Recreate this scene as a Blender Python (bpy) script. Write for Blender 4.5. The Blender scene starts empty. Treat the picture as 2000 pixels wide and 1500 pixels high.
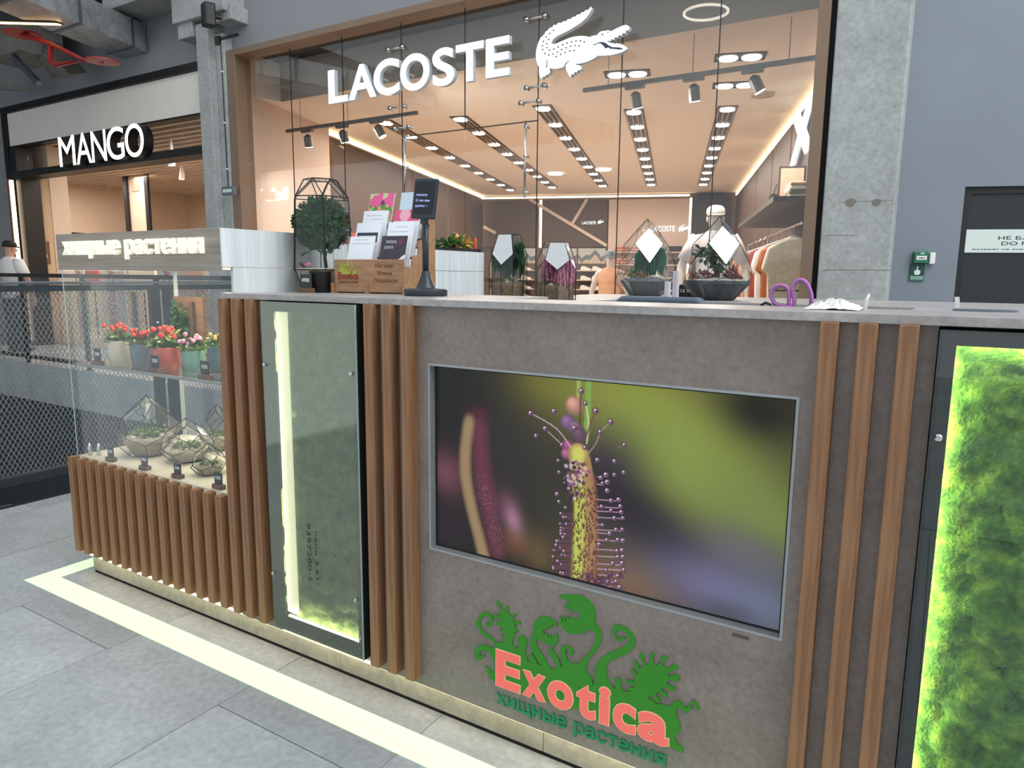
import bpy, bmesh, math, random
import numpy as np
from mathutils import Vector, Matrix
random.seed(7)
rng = np.random.default_rng(7)
SC = bpy.context.scene
COL = SC.collection
# ------------------------------------------------------------------ camera
FPX = 1375.0
RM = np.array([[0.85266234, 0.08728925, -0.51511894], [0.52237725, -0.12463558, 0.84355675], [0.00943128, -0.98835548, -0.15186998]])
CAM = np.array([0.0, 0.0, 1.28])
cd = bpy.data.cameras.new('camera'); cd.sensor_width = 36; cd.lens = FPX / 2000 * 36; cd.clip_end = 200; cd.clip_start = .02
cam = bpy.data.objects.new('camera', cd); COL.objects.link(cam)
M = Matrix.Identity(4)
for i in range(3):
    M[i][0] = RM[i, 0]; M[i][1] = -RM[i, 1]; M[i][2] = -RM[i, 2]; M[i][3] = CAM[i]
cam.matrix_world = M
SC.camera = cam
# ------------------------------------------------------------------ world, skylight, exposure
w = bpy.data.worlds.new('world'); SC.world = w; w.use_nodes = True
bg = w.node_tree.nodes['Background']; bg.inputs[0].default_value = (.86, .94, 1.0, 1); bg.inputs[1].default_value = .78
SC.view_settings.view_transform = 'Standard'; SC.view_settings.look = 'None'
SC.view_settings.gamma = 1; SC.view_settings.use_curve_mapping = False
SC.view_settings.exposure = 0.25
SC.cycles.use_denoising = True
SC.cycles.use_adaptive_sampling = True; SC.cycles.adaptive_threshold = .1; SC.cycles.adaptive_min_samples = 16
SC.cycles.max_bounces = 5; SC.cycles.diffuse_bounces = 3; SC.cycles.transparent_max_bounces = 32; SC.cycles.glossy_bounces = 3
SC.cycles.sample_clamp_indirect = 6; SC.cycles.caustics_reflective = False; SC.cycles.caustics_refractive = False


def area(name, loc, aim, sx, sy, power, col, parent=None):
    l = bpy.data.lights.new(name, 'AREA'); l.shape = 'RECTANGLE'; l.size = sx; l.size_y = sy; l.energy = power; l.color = col
    o = bpy.data.objects.new(name, l); COL.objects.link(o)
    d = Vector(aim) - Vector(loc)
    o.matrix_world = Matrix.Translation(loc) @ d.to_track_quat('-Z', 'Y').to_matrix().to_4x4()
    return o


# the glazed atrium roof, high over the gallery to the right
area('roof_skylight', (6.5, 1.5, 10.5), (-1.0, 3.2, 0.5), 9, 9, 1000, (.93, .97, 1.0))

# ------------------------------------------------------------------ helpers
def ray(px, py): return RM @ np.array([px - 1000.0, py - 750.0, FPX])
def oy(px, py, Y): d = ray(px, py); return CAM + d * (Y / d[1])
def ox(px, py, X): d = ray(px, py); return CAM + d * (X / d[0])
def oz(px, py, z): d = ray(px, py); return CAM + d * ((z - CAM[2]) / d[2])
D3 = np.array([-0.32127561, 0.94698573, 0]); E2 = np.array([0.94698573, 0.32127561, 0])   # the building's own grid
def uvz(u, v, z): return E2 * u + D3 * v + np.array([0, 0, z])
def ov(px, py, v): d = ray(px, py); t = v / (D3 @ d); return CAM + t * d
def tou(P): return float(E2 @ P)


def lin(c):
    return tuple((x / 255 / 12.92) if x / 255 <= .04045 else ((x / 255 + .055) / 1.055) ** 2.4 for x in c)


def nt(name):
    m = bpy.data.materials.new(name); m.use_nodes = True
    t = m.node_tree; b = t.nodes['Principled BSDF']
    return m, t, b


def plain(name, col, rough=.5, metal=0, var=.12, scale=12, bump=0, stretch=(1, 1, 1), emit=0, ecol=None, spec=.5, detail=4, coat=0):
    m, t, b = nt(name)
    c = lin(col)
    tc = t.nodes.new('ShaderNodeTexCoord'); mp = t.nodes.new('ShaderNodeMapping'); nz = t.nodes.new('ShaderNodeTexNoise')
    t.links.new(tc.outputs['Object'], mp.inputs[0]); mp.inputs['Scale'].default_value = stretch
    t.links.new(mp.outputs[0], nz.inputs['Vector']); nz.inputs['Scale'].default_value = scale; nz.inputs['Detail'].default_value = detail
    mx = t.nodes.new('ShaderNodeValToRGB'); t.links.new(nz.outputs[0], mx.inputs[0])
    mx.color_ramp.elements[0].position = .3; mx.color_ramp.elements[1].position = .7
    mx.color_ramp.elements[0].color = tuple(x * (1 - var) for x in c) + (1,)
    mx.color_ramp.elements[1].color = tuple(min(1, x * (1 + var)) for x in c) + (1,)
    t.links.new(mx.outputs[0], b.inputs['Base Color'])
    b.inputs['Roughness'].default_value = rough; b.inputs['Metallic'].default_value = metal; b.inputs['Specular IOR Level'].default_value = spec
    b.inputs['Coat Weight'].default_value = coat
    if bump:
        bp = t.nodes.new('ShaderNodeBump'); bp.inputs['Strength'].default_value = bump; bp.inputs['Distance'].default_value = .01
        t.links.new(nz.outputs[0], bp.inputs['Height']); t.links.new(bp.outputs[0], b.inputs['Normal'])
    if emit:
        b.inputs['Emission Color'].default_value = lin(ecol or col) + (1,); b.inputs['Emission Strength'].default_value = emit
    return m


def concrete(name, c1, c2, c3, scale=3, rough=.6, fine=40, stain=.5, bump=.15):
    m, t, b = nt(name)
    N = t.nodes.new; L = t.links.new
    tc = N('ShaderNodeTexCoord')
    n1 = N('ShaderNodeTexNoise'); n1.inputs['Scale'].default_value = scale; n1.inputs['Detail'].default_value = 8; n1.inputs['Roughness'].default_value = .65
    n2 = N('ShaderNodeTexNoise'); n2.inputs['Scale'].default_value = fine; n2.inputs['Detail'].default_value = 6
    n3 = N('ShaderNodeTexNoise'); n3.inputs['Scale'].default_value = scale * 3.3; n3.inputs['Detail'].default_value = 10; n3.inputs['Roughness'].default_value = .75
    for n in (n1, n2, n3): L(tc.outputs['Object'], n.inputs['Vector'])
    r = N('ShaderNodeValToRGB'); L(n1.outputs[0], r.inputs[0])
    r.color_ramp.elements[0].position = .35; r.color_ramp.elements[0].color = lin(c1) + (1,)
    r.color_ramp.elements[1].position = .65; r.color_ramp.elements[1].color = lin(c2) + (1,)
    s = N('ShaderNodeValToRGB'); L(n3.outputs[0], s.inputs[0])
    s.color_ramp.elements[0].position = .58; s.color_ramp.elements[0].color = (0, 0, 0, 1)
    s.color_ramp.elements[1].position = .76; s.color_ramp.elements[1].color = (stain, stain, stain, 1)
    mx = N('ShaderNodeMix'); mx.data_type = 'RGBA'; L(s.outputs[0], mx.inputs[0]); L(r.outputs[0], mx.inputs[6]); mx.inputs[7].default_value = lin(c3) + (1,)
    m2 = N('ShaderNodeMix'); m2.data_type = 'RGBA'; m2.blend_type = 'OVERLAY'; m2.inputs[0].default_value = .35; L(mx.outputs[2], m2.inputs[6]); L(n2.outputs[0], m2.inputs[7])
    L(m2.outputs[2], b.inputs['Base Color']); b.inputs['Roughness'].default_value = rough
    bp = N('ShaderNodeBump'); bp.inputs['Strength'].default_value = bump; bp.inputs['Distance'].default_value = .004; L(n2.outputs[0], bp.inputs['Height']); L(bp.outputs[0], b.inputs['Normal'])
    return m


def wood(name, c1, c2, along='z', scale=1, rough=.5, dark=None):
    m, t, b = nt(name); N = t.nodes.new; L = t.links.new
    tc = N('ShaderNodeTexCoord'); mp = N('ShaderNodeMapping')
    st = {'x': (2, 60, 60), 'y': (60, 2, 60), 'z': (60, 60, 2)}[along]
    mp.inputs['Scale'].default_value = tuple(s * scale for s in st)
    L(tc.outputs['Object'], mp.inputs[0])
    n1 = N('ShaderNodeTexNoise'); n1.inputs['Scale'].default_value = 1.2; n1.inputs['Detail'].default_value = 6; n1.inputs['Distortion'].default_value = .6; L(mp.outputs[0], n1.inputs['Vector'])
    n2 = N('ShaderNodeTexNoise'); n2.inputs['Scale'].default_value = 5; n2.inputs['Detail'].default_value = 3; L(mp.outputs[0], n2.inputs['Vector'])
    a = N('ShaderNodeMath'); a.operation = 'ADD'; L(n1.outputs[0], a.inputs[0])
    k = N('ShaderNodeMath'); k.operation = 'MULTIPLY'; k.inputs[1].default_value = .5; L(n2.outputs[0], k.inputs[0]); L(k.outputs[0], a.inputs[1])
    r = N('ShaderNodeValToRGB'); L(a.outputs[0], r.inputs[0])
    r.color_ramp.elements[0].position = .52; r.color_ramp.elements[0].color = lin(c1) + (1,)
    r.color_ramp.elements[1].position = .95; r.color_ramp.elements[1].color = lin(c2) + (1,)
    L(r.outputs[0], b.inputs['Base Color']); b.inputs['Roughness'].default_value = rough
    bp = N('ShaderNodeBump'); bp.inputs['Strength'].default_value = .25; bp.inputs['Distance'].default_value = .002; L(a.outputs[0], bp.inputs['Height']); L(bp.outputs[0], b.inputs['Normal'])
    return m


def glass(name, tint=(1, 1, 1), boost=1.0, rough=0.0, f0=.04, gloss=(1, 1, 1)):
    """thin clear sheet: Schlick reflection over transparency, the same from both sides"""
    m = bpy.data.materials.new(name); m.use_nodes = True
    t = m.node_tree; t.nodes.clear(); N = t.nodes.new; L = t.links.new
    o = N('ShaderNodeOutputMaterial'); tr = N('ShaderNodeBsdfTransparent'); gl = N('ShaderNodeBsdfGlossy'); mx = N('ShaderNodeMixShader'); lw = N('ShaderNodeLayerWeight')
    lw.inputs[0].default_value = .5
    tr.inputs[0].default_value = tuple(tint) + (1,); gl.inputs[0].default_value = tuple(gloss) + (1,); gl.inputs['Roughness'].default_value = rough
    pw = N('ShaderNodeMath'); pw.operation = 'POWER'; pw.inputs[1].default_value = 5; L(lw.outputs['Facing'], pw.inputs[0])
    mu = N('ShaderNodeMath'); mu.operation = 'MULTIPLY_ADD'; mu.use_clamp = True; mu.inputs[1].default_value = 1 - f0 * boost; mu.inputs[2].default_value = f0 * boost; L(pw.outputs[0], mu.inputs[0])
    nz = N('ShaderNodeTexNoise'); nz.inputs['Scale'].default_value = 1.3; bp = N('ShaderNodeBump'); bp.inputs['Strength'].default_value = .006; L(nz.outputs[0], bp.inputs['Height']); L(bp.outputs[0], gl.inputs['Normal'])
    L(mu.outputs[0], mx.inputs[0]); L(tr.outputs[0], mx.inputs[1]); L(gl.outputs[0], mx.inputs[2]); L(mx.outputs[0], o.inputs[0])
    return m


def emitm(name, col, s):
    m = bpy.data.materials.new(name); m.use_nodes = True
    t = m.node_tree; b = t.nodes['Principled BSDF']; b.inputs['Base Color'].default_value = (.8, .8, .8, 1)
    nz = t.nodes.new('ShaderNodeTexNoise'); nz.inputs['Scale'].default_value = 3
    r = t.nodes.new('ShaderNodeValToRGB'); c = lin(col)
    r.color_ramp.elements[0].color = tuple(x * .94 for x in c) + (1,); r.color_ramp.elements[1].color = c + (1,)
    t.links.new(nz.outputs[0], r.inputs[0]); t.links.new(r.outputs[0], b.inputs['Emission Color'])
    b.inputs['Emission Strength'].default_value = s
    return m


def vcol_mat(name, rough=.5, emit=0, gain=1, spec=.5):
    m, t, b = nt(name)
    a = t.nodes.new('ShaderNodeVertexColor'); a.layer_name = 'print'
    if emit:
        t.links.new(a.outputs[0], b.inputs['Emission Color']); b.inputs['Emission Strength'].default_value = emit; b.inputs['Base Color'].default_value = (.01, .01, .01, 1)
    else:
        t.links.new(a.outputs[0], b.inputs['Base Color'])
    b.inputs['Roughness'].default_value = rough; b.inputs['Specular IOR Level'].default_value = spec
    return m


ORG = {}          # origin of each root, so that parts are stored relative to it


class MB:
    def __init__(s): s.v = []; s.f = []
    def add(s, vs, fs):
        n = len(s.v); s.v += [tuple(map(float, p)) for p in vs]; s.f += [tuple(i + n for i in f) for f in fs]; return s
    def box(s, x0, x1, y0, y1, z0, z1):
        return s.add([(x0, y0, z0), (x1, y0, z0), (x1, y1, z0), (x0, y1, z0), (x0, y0, z1), (x1, y0, z1), (x1, y1, z1), (x0, y1, z1)],
                     [(0, 3, 2, 1), (4, 5, 6, 7), (0, 1, 5, 4), (1, 2, 6, 5), (2, 3, 7, 6), (3, 0, 4, 7)])
    def obox(s, o, a, b, c):       # a box from corner o along three edge vectors
        o, a, b, c = (np.array(q, float) for q in (o, a, b, c))
        if np.dot(np.cross(a, b), c) < 0: a, b = b, a
        P = [o, o + a, o + a + b, o + b]; P += [p + c for p in P]
        return s.add(P, [(0, 3, 2, 1), (4, 5, 6, 7), (0, 1, 5, 4), (1, 2, 6, 5), (2, 3, 7, 6), (3, 0, 4, 7)])
    def prism(s, pts, d):          # closed 3D polygon pushed along d
        pts = [np.array(p, float) for p in pts]; d = np.array(d, float); n = len(pts)
        return s.add(pts + [p + d for p in pts], [tuple(range(n - 1, -1, -1)), tuple(range(n, 2 * n))] + [(i, (i + 1) % n, n + (i + 1) % n, n + i) for i in range(n)])
    def tube(s, pts, r, n=6, cap=True):
        pts = [np.array(p, float) for p in pts]; rs = r if hasattr(r, '__len__') else [r] * len(pts)
        base = len(s.v); u = None
        for i, p in enumerate(pts):
            t = pts[min(i + 1, len(pts) - 1)] - pts[max(i - 1, 0)]; t = t / (np.linalg.norm(t) + 1e-12)
            if u is None:
                a = np.array([0, 0, 1.0]) if abs(t[2]) < .9 else np.array([1.0, 0, 0]); u = np.cross(t, a)
            u = u - t * (u @ t); u /= (np.linalg.norm(u) + 1e-12); v = np.cross(t, u)
            for k in range(n):
                q = 2 * math.pi * (k + .5) / n; s.v.append(tuple(p + rs[i] * (math.cos(q) * u + math.sin(q) * v)))
        m = len(pts)
        for i in range(m - 1):
            for k in range(n):
                a = base + i * n + k; b = base + i * n + (k + 1) % n
                s.f.append((a, b, b + n, a + n))
        if cap:
            s.f.append(tuple(base + k for k in range(n - 1, -1, -1))); s.f.append(tuple(base + (m - 1) * n + k for k in range(n)))
        return s
    def lathe(s, prof, c=(0, 0, 0), n=20, sx=1, sy=1, ph=0):
        base = len(s.v)
        for r, z in prof:
            for k in range(n):
                q = 2 * math.pi * k / n + ph; s.v.append((c[0] + r * math.cos(q) * sx, c[1] + r * math.sin(q) * sy, c[2] + z))
        for i in range(len(prof) - 1):
            for k in range(n):
                a = base + i * n + k; b = base + i * n + (k + 1) % n; s.f.append((a, b, b + n, a + n))
        s.f.append(tuple(base + k for k in range(n - 1, -1, -1))); s.f.append(tuple(base + (len(prof) - 1) * n + k for k in range(n)))
        return s
    def ball(s, c, r, n=8, m=6, jit=0):
        rx, ry, rz = r if hasattr(r, '__len__') else (r, r, r)
        base = len(s.v); s.v.append((c[0], c[1], c[2] - rz))
        for i in range(1, m):
            th = math.pi * i / m
            for k in range(n):
                q = 2 * math.pi * k / n; j = 1 + random.uniform(-jit, jit)
                s.v.append((c[0] + rx * j * math.sin(th) * math.cos(q), c[1] + ry * j * math.sin(th) * math.sin(q), c[2] - rz * j * math.cos(th)))
        s.v.append((c[0], c[1], c[2] + rz)); top = len(s.v) - 1
        for k in range(n):
            s.f.append((base, base + 1 + (k + 1) % n, base + 1 + k)); l = base + 1 + (m - 2) * n; s.f.append((l + k, l + (k + 1) % n, top))
        for i in range(m - 2):
            for k in range(n):
                a = base + 1 + i * n + k; b = base + 1 + i * n + (k + 1) % n; s.f.append((a, b, b + n, a + n))
        return s
    def leaf(s, p, d, up, L, W, curl=.25):     # a folded leaf of eight points with a little thickness
        p, d, up = (np.array(q, float) for q in (p, d, up)); d = d / np.linalg.norm(d); sd = np.cross(d, up); sd /= (np.linalg.norm(sd) + 1e-9); u = np.cross(sd, d)
        b = len(s.v)
        for t, wd, h in ((0, 0, 0), (.35, .5, .06), (.35, -.5, .06), (.7, .4, 0), (.7, -.4, 0), (1, 0, -curl), (.5, 0, -.06)):
            s.v.append(tuple(p + d * L * t + sd * W * wd + u * h * L))
        s.f += [(b, b + 1, b + 6), (b, b + 6, b + 2), (b + 1, b + 3, b + 6), (b + 2, b + 6, b + 4), (b + 3, b + 5, b + 6), (b + 4, b + 6, b + 5)]
        return s
    def mesh(s, name, shift=(0, 0, 0)):
        me = bpy.data.meshes.new(name); me.from_pydata([(a - shift[0], b - shift[1], c - shift[2]) for a, b, c in s.v], [], s.f); me.update(); return me
    def build(s, name, m, parent=None, smooth=False, bevel=0, label=None, cat=None, group=None, kind=None, origin=None):
        root = parent
        while root is not None and root.parent is not None: root = root.parent
        sh = ORG.get(root.name, (0, 0, 0)) if root is not None else (origin or (0, 0, 0))
        o = bpy.data.objects.new(name, s.mesh(name, sh)); COL.objects.link(o)
        if parent is None and origin: o.location = origin; ORG[o.name] = origin
        o.data.materials.append(m)
        if smooth: o.data.shade_smooth()
        if bevel:
            md = o.modifiers.new('bevel', 'BEVEL'); md.width = bevel; md.segments = 2; md.limit_method = 'ANGLE'
        if parent is not None: o.parent = parent
        return tag(o, label, cat, group, kind)


def tag(o, label=None, cat=None, group=None, kind=None):
    if label: o['label'] = label
    if cat: o['category'] = cat
    if group: o['group'] = group
    if kind: o['kind'] = kind
    return o


def thing(name, label=None, cat=None, loc=(0, 0, 0), group=None, kind=None):
    o = bpy.data.objects.new(name, None); o.empty_display_size = .05; COL.objects.link(o); o.location = tuple(map(float, loc)); ORG[o.name] = tuple(map(float, loc))
    return tag(o, label, cat, group, kind)


def copy_tree(o, loc=None, label=None, parent=None, rz=0, scale=None):
    c = o.copy(); COL.objects.link(c); c.parent = parent
    if loc is not None: c.location = tuple(map(float, loc)); ORG[c.name] = tuple(map(float, loc))
    if rz: c.rotation_euler[2] = rz
    if scale: c.scale = (scale, scale, scale)
    if label: c['label'] = label
    for ch in list(o.children): copy_tree(ch, None, None, c)
    return c


def boxpart(name, m, parent, *b, **k): return MB().box(*b).build(name, m, parent, **k)


_tmp = {}
def fill_loops(loops, bump=.5):
    """solid of height one over closed 2D loops, filled where the winding number is not zero (overlapping strokes stay solid)"""
    from mathutils.geometry import delaunay_2d_cdt
    P = []; E = []; A = []; B = []
    for l in loops:
        n = len(P); k = len(l); P += [Vector((float(p[0]), float(p[1]))) for p in l]; E += [(n + i, n + (i + 1) % k) for i in range(k)]
        A += [tuple(p) for p in l]; B += [tuple(l[(i + 1) % k]) for i in range(k)]
    vo, eo, fo = delaunay_2d_cdt(P, E, [], 0, 1e-6)[:3]
    W = np.array([q[:] for q in vo]); A = np.array(A); B = np.array(B); keep = []
    for t in fo:
        c = W[list(t)].mean(0); up = (A[:, 1] <= c[1]) & (B[:, 1] > c[1]); dn = (A[:, 1] > c[1]) & (B[:, 1] <= c[1])
        side = (B[:, 0] - A[:, 0]) * (c[1] - A[:, 1]) - (c[0] - A[:, 0]) * (B[:, 1] - A[:, 1])
        if int((up & (side > 0)).sum()) - int((dn & (side < 0)).sum()): keep.append(tuple(t))
    n = len(W); V = [(p[0], p[1], bump) for p in W] + [(p[0], p[1], -bump) for p in W]; F = []; cnt = {}
    for t in keep:
        F.append(t); F.append(tuple(i + n for i in reversed(t)))
        for i in range(3): cnt[(t[i], t[(i + 1) % 3])] = 1
    for (i, j) in cnt:
        if (j, i) not in cnt: F.append((j, i, i + n, j + n))
    return V, F


def text_raw(body, bold=0, res=4):
    """letter outlines filled one outer contour at a time, so that overlapping strokes stay solid; bold pushes the outline out"""
    key = (body, bold, res)
    if key in _tmp: return _tmp[key]
    cu = bpy.data.curves.new('t', 'FONT'); cu.body = body; cu.resolution_u = res; cu.size = 1; cu.fill_mode = 'NONE'
    o = bpy.data.objects.new('t', cu); me = bpy.data.meshes.new_from_object(o)
    P = [(q.co[0], q.co[1]) for q in me.vertices]; nb = {}
    for e in me.edges:
        a, b = e.vertices; nb.setdefault(a, []).append(b); nb.setdefault(b, []).append(a)
    bpy.data.objects.remove(o); bpy.data.curves.remove(cu); bpy.data.meshes.remove(me)
    seen = set(); loops = []
    for st in range(len(P)):
        if st in seen or st not in nb: continue
        lp = [st]; seen.add(st); cur = min(nb[st]); prev = st      # the outline runs on in vertex order
        if st + 1 in nb[st]: cur = st + 1
        while cur != st and cur not in seen:
            lp.append(cur); seen.add(cur); nx = [q for q in nb[cur] if q != prev]; prev = cur; cur = nx[0] if nx else st
        pts = [np.array(P[i]) for i in lp]; q = [pts[0]]
        for p in pts[1:]:
            if np.hypot(*(p - q[-1])) > 1e-5: q.append(p)
        if np.hypot(*(q[0] - q[-1])) < 1e-5: q.pop()
        if len(q) > 2: loops.append(q)
    ar = lambda l: .5 * sum(l[i][0] * l[(i + 1) % len(l)][1] - l[(i + 1) % len(l)][0] * l[i][1] for i in range(len(l)))
    A = [ar(l) for l in loops]; V = []; F = []
    if loops:
        sg = 1 if max(A, key=abs) > 0 else -1
        def grow(l):
            if not bold: return [tuple(p) for p in l]
            n = len(l); out = []
            for i in range(n):
                a, b = l[i] - l[i - 1], l[(i + 1) % n] - l[i]; a = a / np.hypot(*a); b = b / np.hypot(*b); n1 = np.array([a[1], -a[0]]) * sg; n2 = np.array([b[1], -b[0]]) * sg
                m = n1 + n2; k = np.hypot(*m); m = m / k if k > 1e-6 else n1; out.append(tuple(l[i] + m * bold * min(1.6, 2 / max(k, .4))))
            return out
        V, F = fill_loops([grow(l) for l in loops])
    _tmp[key] = (np.array(V) if V else np.zeros((0, 3)), F)
    return _tmp[key]


def shape_raw(loops):
    cu = bpy.data.curves.new('s', 'CURVE'); cu.dimensions = '2D'; cu.fill_mode = 'BOTH'; cu.extrude = .5
    for lp in loops:
        sp = cu.splines.new('POLY'); sp.points.add(len(lp) - 1); sp.use_cyclic_u = True
        for q, p in zip(sp.points, lp): q.co = (p[0], p[1], 0, 1)
    o = bpy.data.objects.new('s', cu); me = bpy.data.meshes.new_from_object(o)
    v = np.array([q.co[:] for q in me.vertices]); me.calc_loop_triangles(); f = [tuple(p.vertices) for p in me.loop_triangles]
    bpy.data.objects.remove(o); bpy.data.curves.remove(cu); bpy.data.meshes.remove(me)
    return v, f


def on_plane(v, f, O, U, V, N, sx, sy, d, x0=0, y0=0):
    O, U, V, N = (np.array(q, float) for q in (O, U, V, N))
    P = O + np.outer((v[:, 0] - x0) * sx, U) + np.outer((v[:, 1] - y0) * sy, V) + np.outer((v[:, 2] + .5) * d, N)
    return MB().add(P, f)


def text_box(body, O, U, V, N, width, height, d, bold=0, ref=None):
    """lettering as one mesh: lower left corner of the first letter at O, fitted to a width; height is that of a capital/x reference"""
    v, f = text_raw(body, bold); x0, x1 = v[:, 0].min(), v[:, 0].max(); rv, _ = text_raw(ref or body, bold); h = rv[:, 1].max() - max(rv[:, 1].min(), 0)
    sx = width / (x1 - x0); sy = height / h if height else sx
    return on_plane(v, f, O, U, V, N, sx, sy, d, x0, 0)


def letters(body, O, U, V, N, width, height, d, m, parent, bold=0, ref=None, name='letter', smooth=False, mback=None):
    """the same as one child per letter"""
    v, f = text_raw(body, bold); x0, x1 = v[:, 0].min(), v[:, 0].max(); rv, _ = text_raw(ref or body, bold); h = rv[:, 1].max() - max(rv[:, 1].min(), 0)
    sx = width / (x1 - x0); sy = height / h if height else sx
    out = []
    for i, ch in enumerate(body):
        if ch == ' ': continue
        pv, _ = text_raw(body[:i + 1], bold); cv, cf = text_raw(ch, bold)
        right = pv[:, 0].max(); off = right - cv[:, 0].max()
        w_ = cv.copy(); w_[:, 0] += off
        out.append(on_plane(w_, cf, O, U, V, N, sx, sy, d, x0, 0).build(name, m, parent))
    return out


def smooth_path(pts, closed=False, k=5):
    P = [np.array(p, float) for p in pts]; n = len(P); out = []
    g = (lambda i: P[i % n]) if closed else (lambda i: P[min(max(i, 0), n - 1)])
    for i in range(n if closed else n - 1):
        a, b, c, d = g(i - 1), g(i), g(i + 1), g(i + 2)
        for j in range(k):
            t = j / k; out.append(.5 * (2 * b + (c - a) * t + (2 * a - 5 * b + 4 * c - d) * t * t + (3 * b - a - 3 * c + d) * t ** 3))
    out.append(P[0] if closed else P[-1]); return out


UX = np.array([1.0, 0, 0]); UZ = np.array([0, 0, 1.0]); NY = np.array([0, -1.0, 0])
# ------------------------------------------------------------------ materials of the setting
m_tile = concrete('floor_tile', (150, 154, 156), (186, 191, 194), (138, 142, 145), scale=1.1, rough=.40, fine=45, stain=.7, bump=.05)
m_grout = plain('floor_grout', (92, 92, 90), .9)
m_wall = plain('grey_wall_paint', (146, 147, 150), .75, var=.03, scale=3)
m_wallr = plain('blue_grey_wall_paint', (126, 133, 141), .7, var=.04, scale=2)
m_conc = concrete('raw_concrete', (158, 160, 157), (180, 182, 179), (128, 130, 128), scale=2.2, rough=.75, fine=30, stain=.7, bump=.3)
m_concd = concrete('gallery_concrete', (120, 118, 114), (140, 138, 133), (96, 94, 92), scale=2, rough=.8)
m_black = plain('black_metal', (20, 20, 21), .45, var=.1)
m_bronze = plain('bronze_frame', (138, 114, 94), .45, metal=.2, var=.04, scale=4)
m_dark = plain('dark_brown_lining', (62, 50, 42), .6, var=.05)
m_glass = glass('shop_glass', (.97, .98, .98), boost=.95)
m_chrome = plain('chrome', (205, 205, 205), .12, metal=1, var=.02)
m_steel = plain('grey_steel', (108, 118, 126), .4, metal=.6, var=.06)
m_void = plain('lower_level', (44, 48, 52), .7, var=.15, scale=2)
m_white = plain('white_paint', (232, 230, 226), .5, var=.02)
m_black_joint = plain('black_joint', (14, 14, 14), .8)

FY = 6.2                                  # the shop facade
# ------------------------------------------------------------------ floor with its tiles
fl = thing('floor', kind='structure')
fb = MB().box(-4.27, 9, -8, FY + 1.2, -.4, -.006)
fb.build('floor_slab', m_grout, fl)
MB().box(-30, -4.27, 4.85, FY + .3, -.53, 0).build('far_walkway', m_tile, fl)
MB().box(-4.27, 9, -8, -1.22, -.0055, 0).build('floor_field', m_tile, fl)
MB().box(1.24, 9, -1.216, FY + 1.2, -.0055, 0).build('floor_field', m_tile, fl)
PX, PY = .5965, 1.2
tcache = {}
def tile(x0, x1, y0, y1):
    k = (round(x1 - x0, 3), round(y1 - y0, 3)); g = .0016
    if k not in tcache:
        tcache[k] = MB().box(g, k[0] - g, g, k[1] - g, -.006, 0).mesh('tile'); tcache[k].materials.append(m_tile)
    o = bpy.data.objects.new('tile', tcache[k]); COL.objects.link(o); o.parent = fl; o.location = (x0, y0, 0)
c0 = -1.755
for c in range(-5, 5):
    xa, xb = c0 + PX * c, c0 + PX * (c + 1)
    xa = max(xa, -4.27); xb = min(xb, 1.237)
    if xb - xa < .02: continue
    off = 0 if c % 2 == 0 else .6
    for r in range(-2, 6):
        ya, yb = off + r * PY, off + (r + 1) * PY
        ya = max(ya, -1.2); yb = min(yb, FY - .05)
        if yb - ya > .05: tile(xa, xb, ya, yb)

# ------------------------------------------------------------------ facade wall with two shop openings
ZM, ZT = 4.0, 9.0
wb = thing('wall_back', kind='structure')
MX0, MX1 = -13.93, -8.42                  # left shop opening
LX0, LX1 = -7.98, -.90                    # right shop opening
ZL = 4.04
th = .25
MB().box(-24, MX0, FY, FY + th, 0, ZT).build('wall_section', m_wall, wb)
MB().box(MX0, -8.40, FY, FY + th, ZM, ZT).build('wall_section', m_wall, wb)
MB().box(-8.40, -7.98, FY, FY + th, 0, ZT).build('wall_section', m_wall, wb)
MB().box(LX0, LX1, FY, FY + th, ZL, ZT).build('wall_section', m_wall, wb)
# right wall along the building grid, behind the concrete column, with the dark door
VR = 6.12
wr = thing('wall_right', kind='structure')
UD0, UD1 = 2.13, 3.35
def ubox(u0, u1, v0, v1, z0, z1): return MB().obox(uvz(u0, v0, z0), E2 * (u1 - u0), D3 * (v1 - v0), UZ * (z1 - z0))
ubox(1.2, UD0, VR, VR + .2, 0, ZT).build('wall_section', m_wallr, wr)
ubox(UD0, UD1, VR, VR + .2, 1.98, ZT).build('wall_section', m_wallr, wr)
ubox(UD1, 9, VR, VR + .2, 0, ZT).build('wall_section', m_wallr, wr)
m_door = plain('dark_door', (34, 38, 44), .35, var=.06, scale=3)
d1 = thing('door_1', kind='structure', loc=uvz(UD0, VR, 0))
ubox(UD0 + .004, UD1 - .004, VR + .05, VR + .09, .01, 1.975).build('door_leaf', m_door, d1)
ubox(UD0, UD0 + .05, VR + .03, VR + .19, 0, 1.98).build('door_frame', m_black, d1)
ubox(UD0 + .05, UD1, VR + .03, VR + .19, 1.93, 1.98).build('door_frame', m_black, d1)
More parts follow.
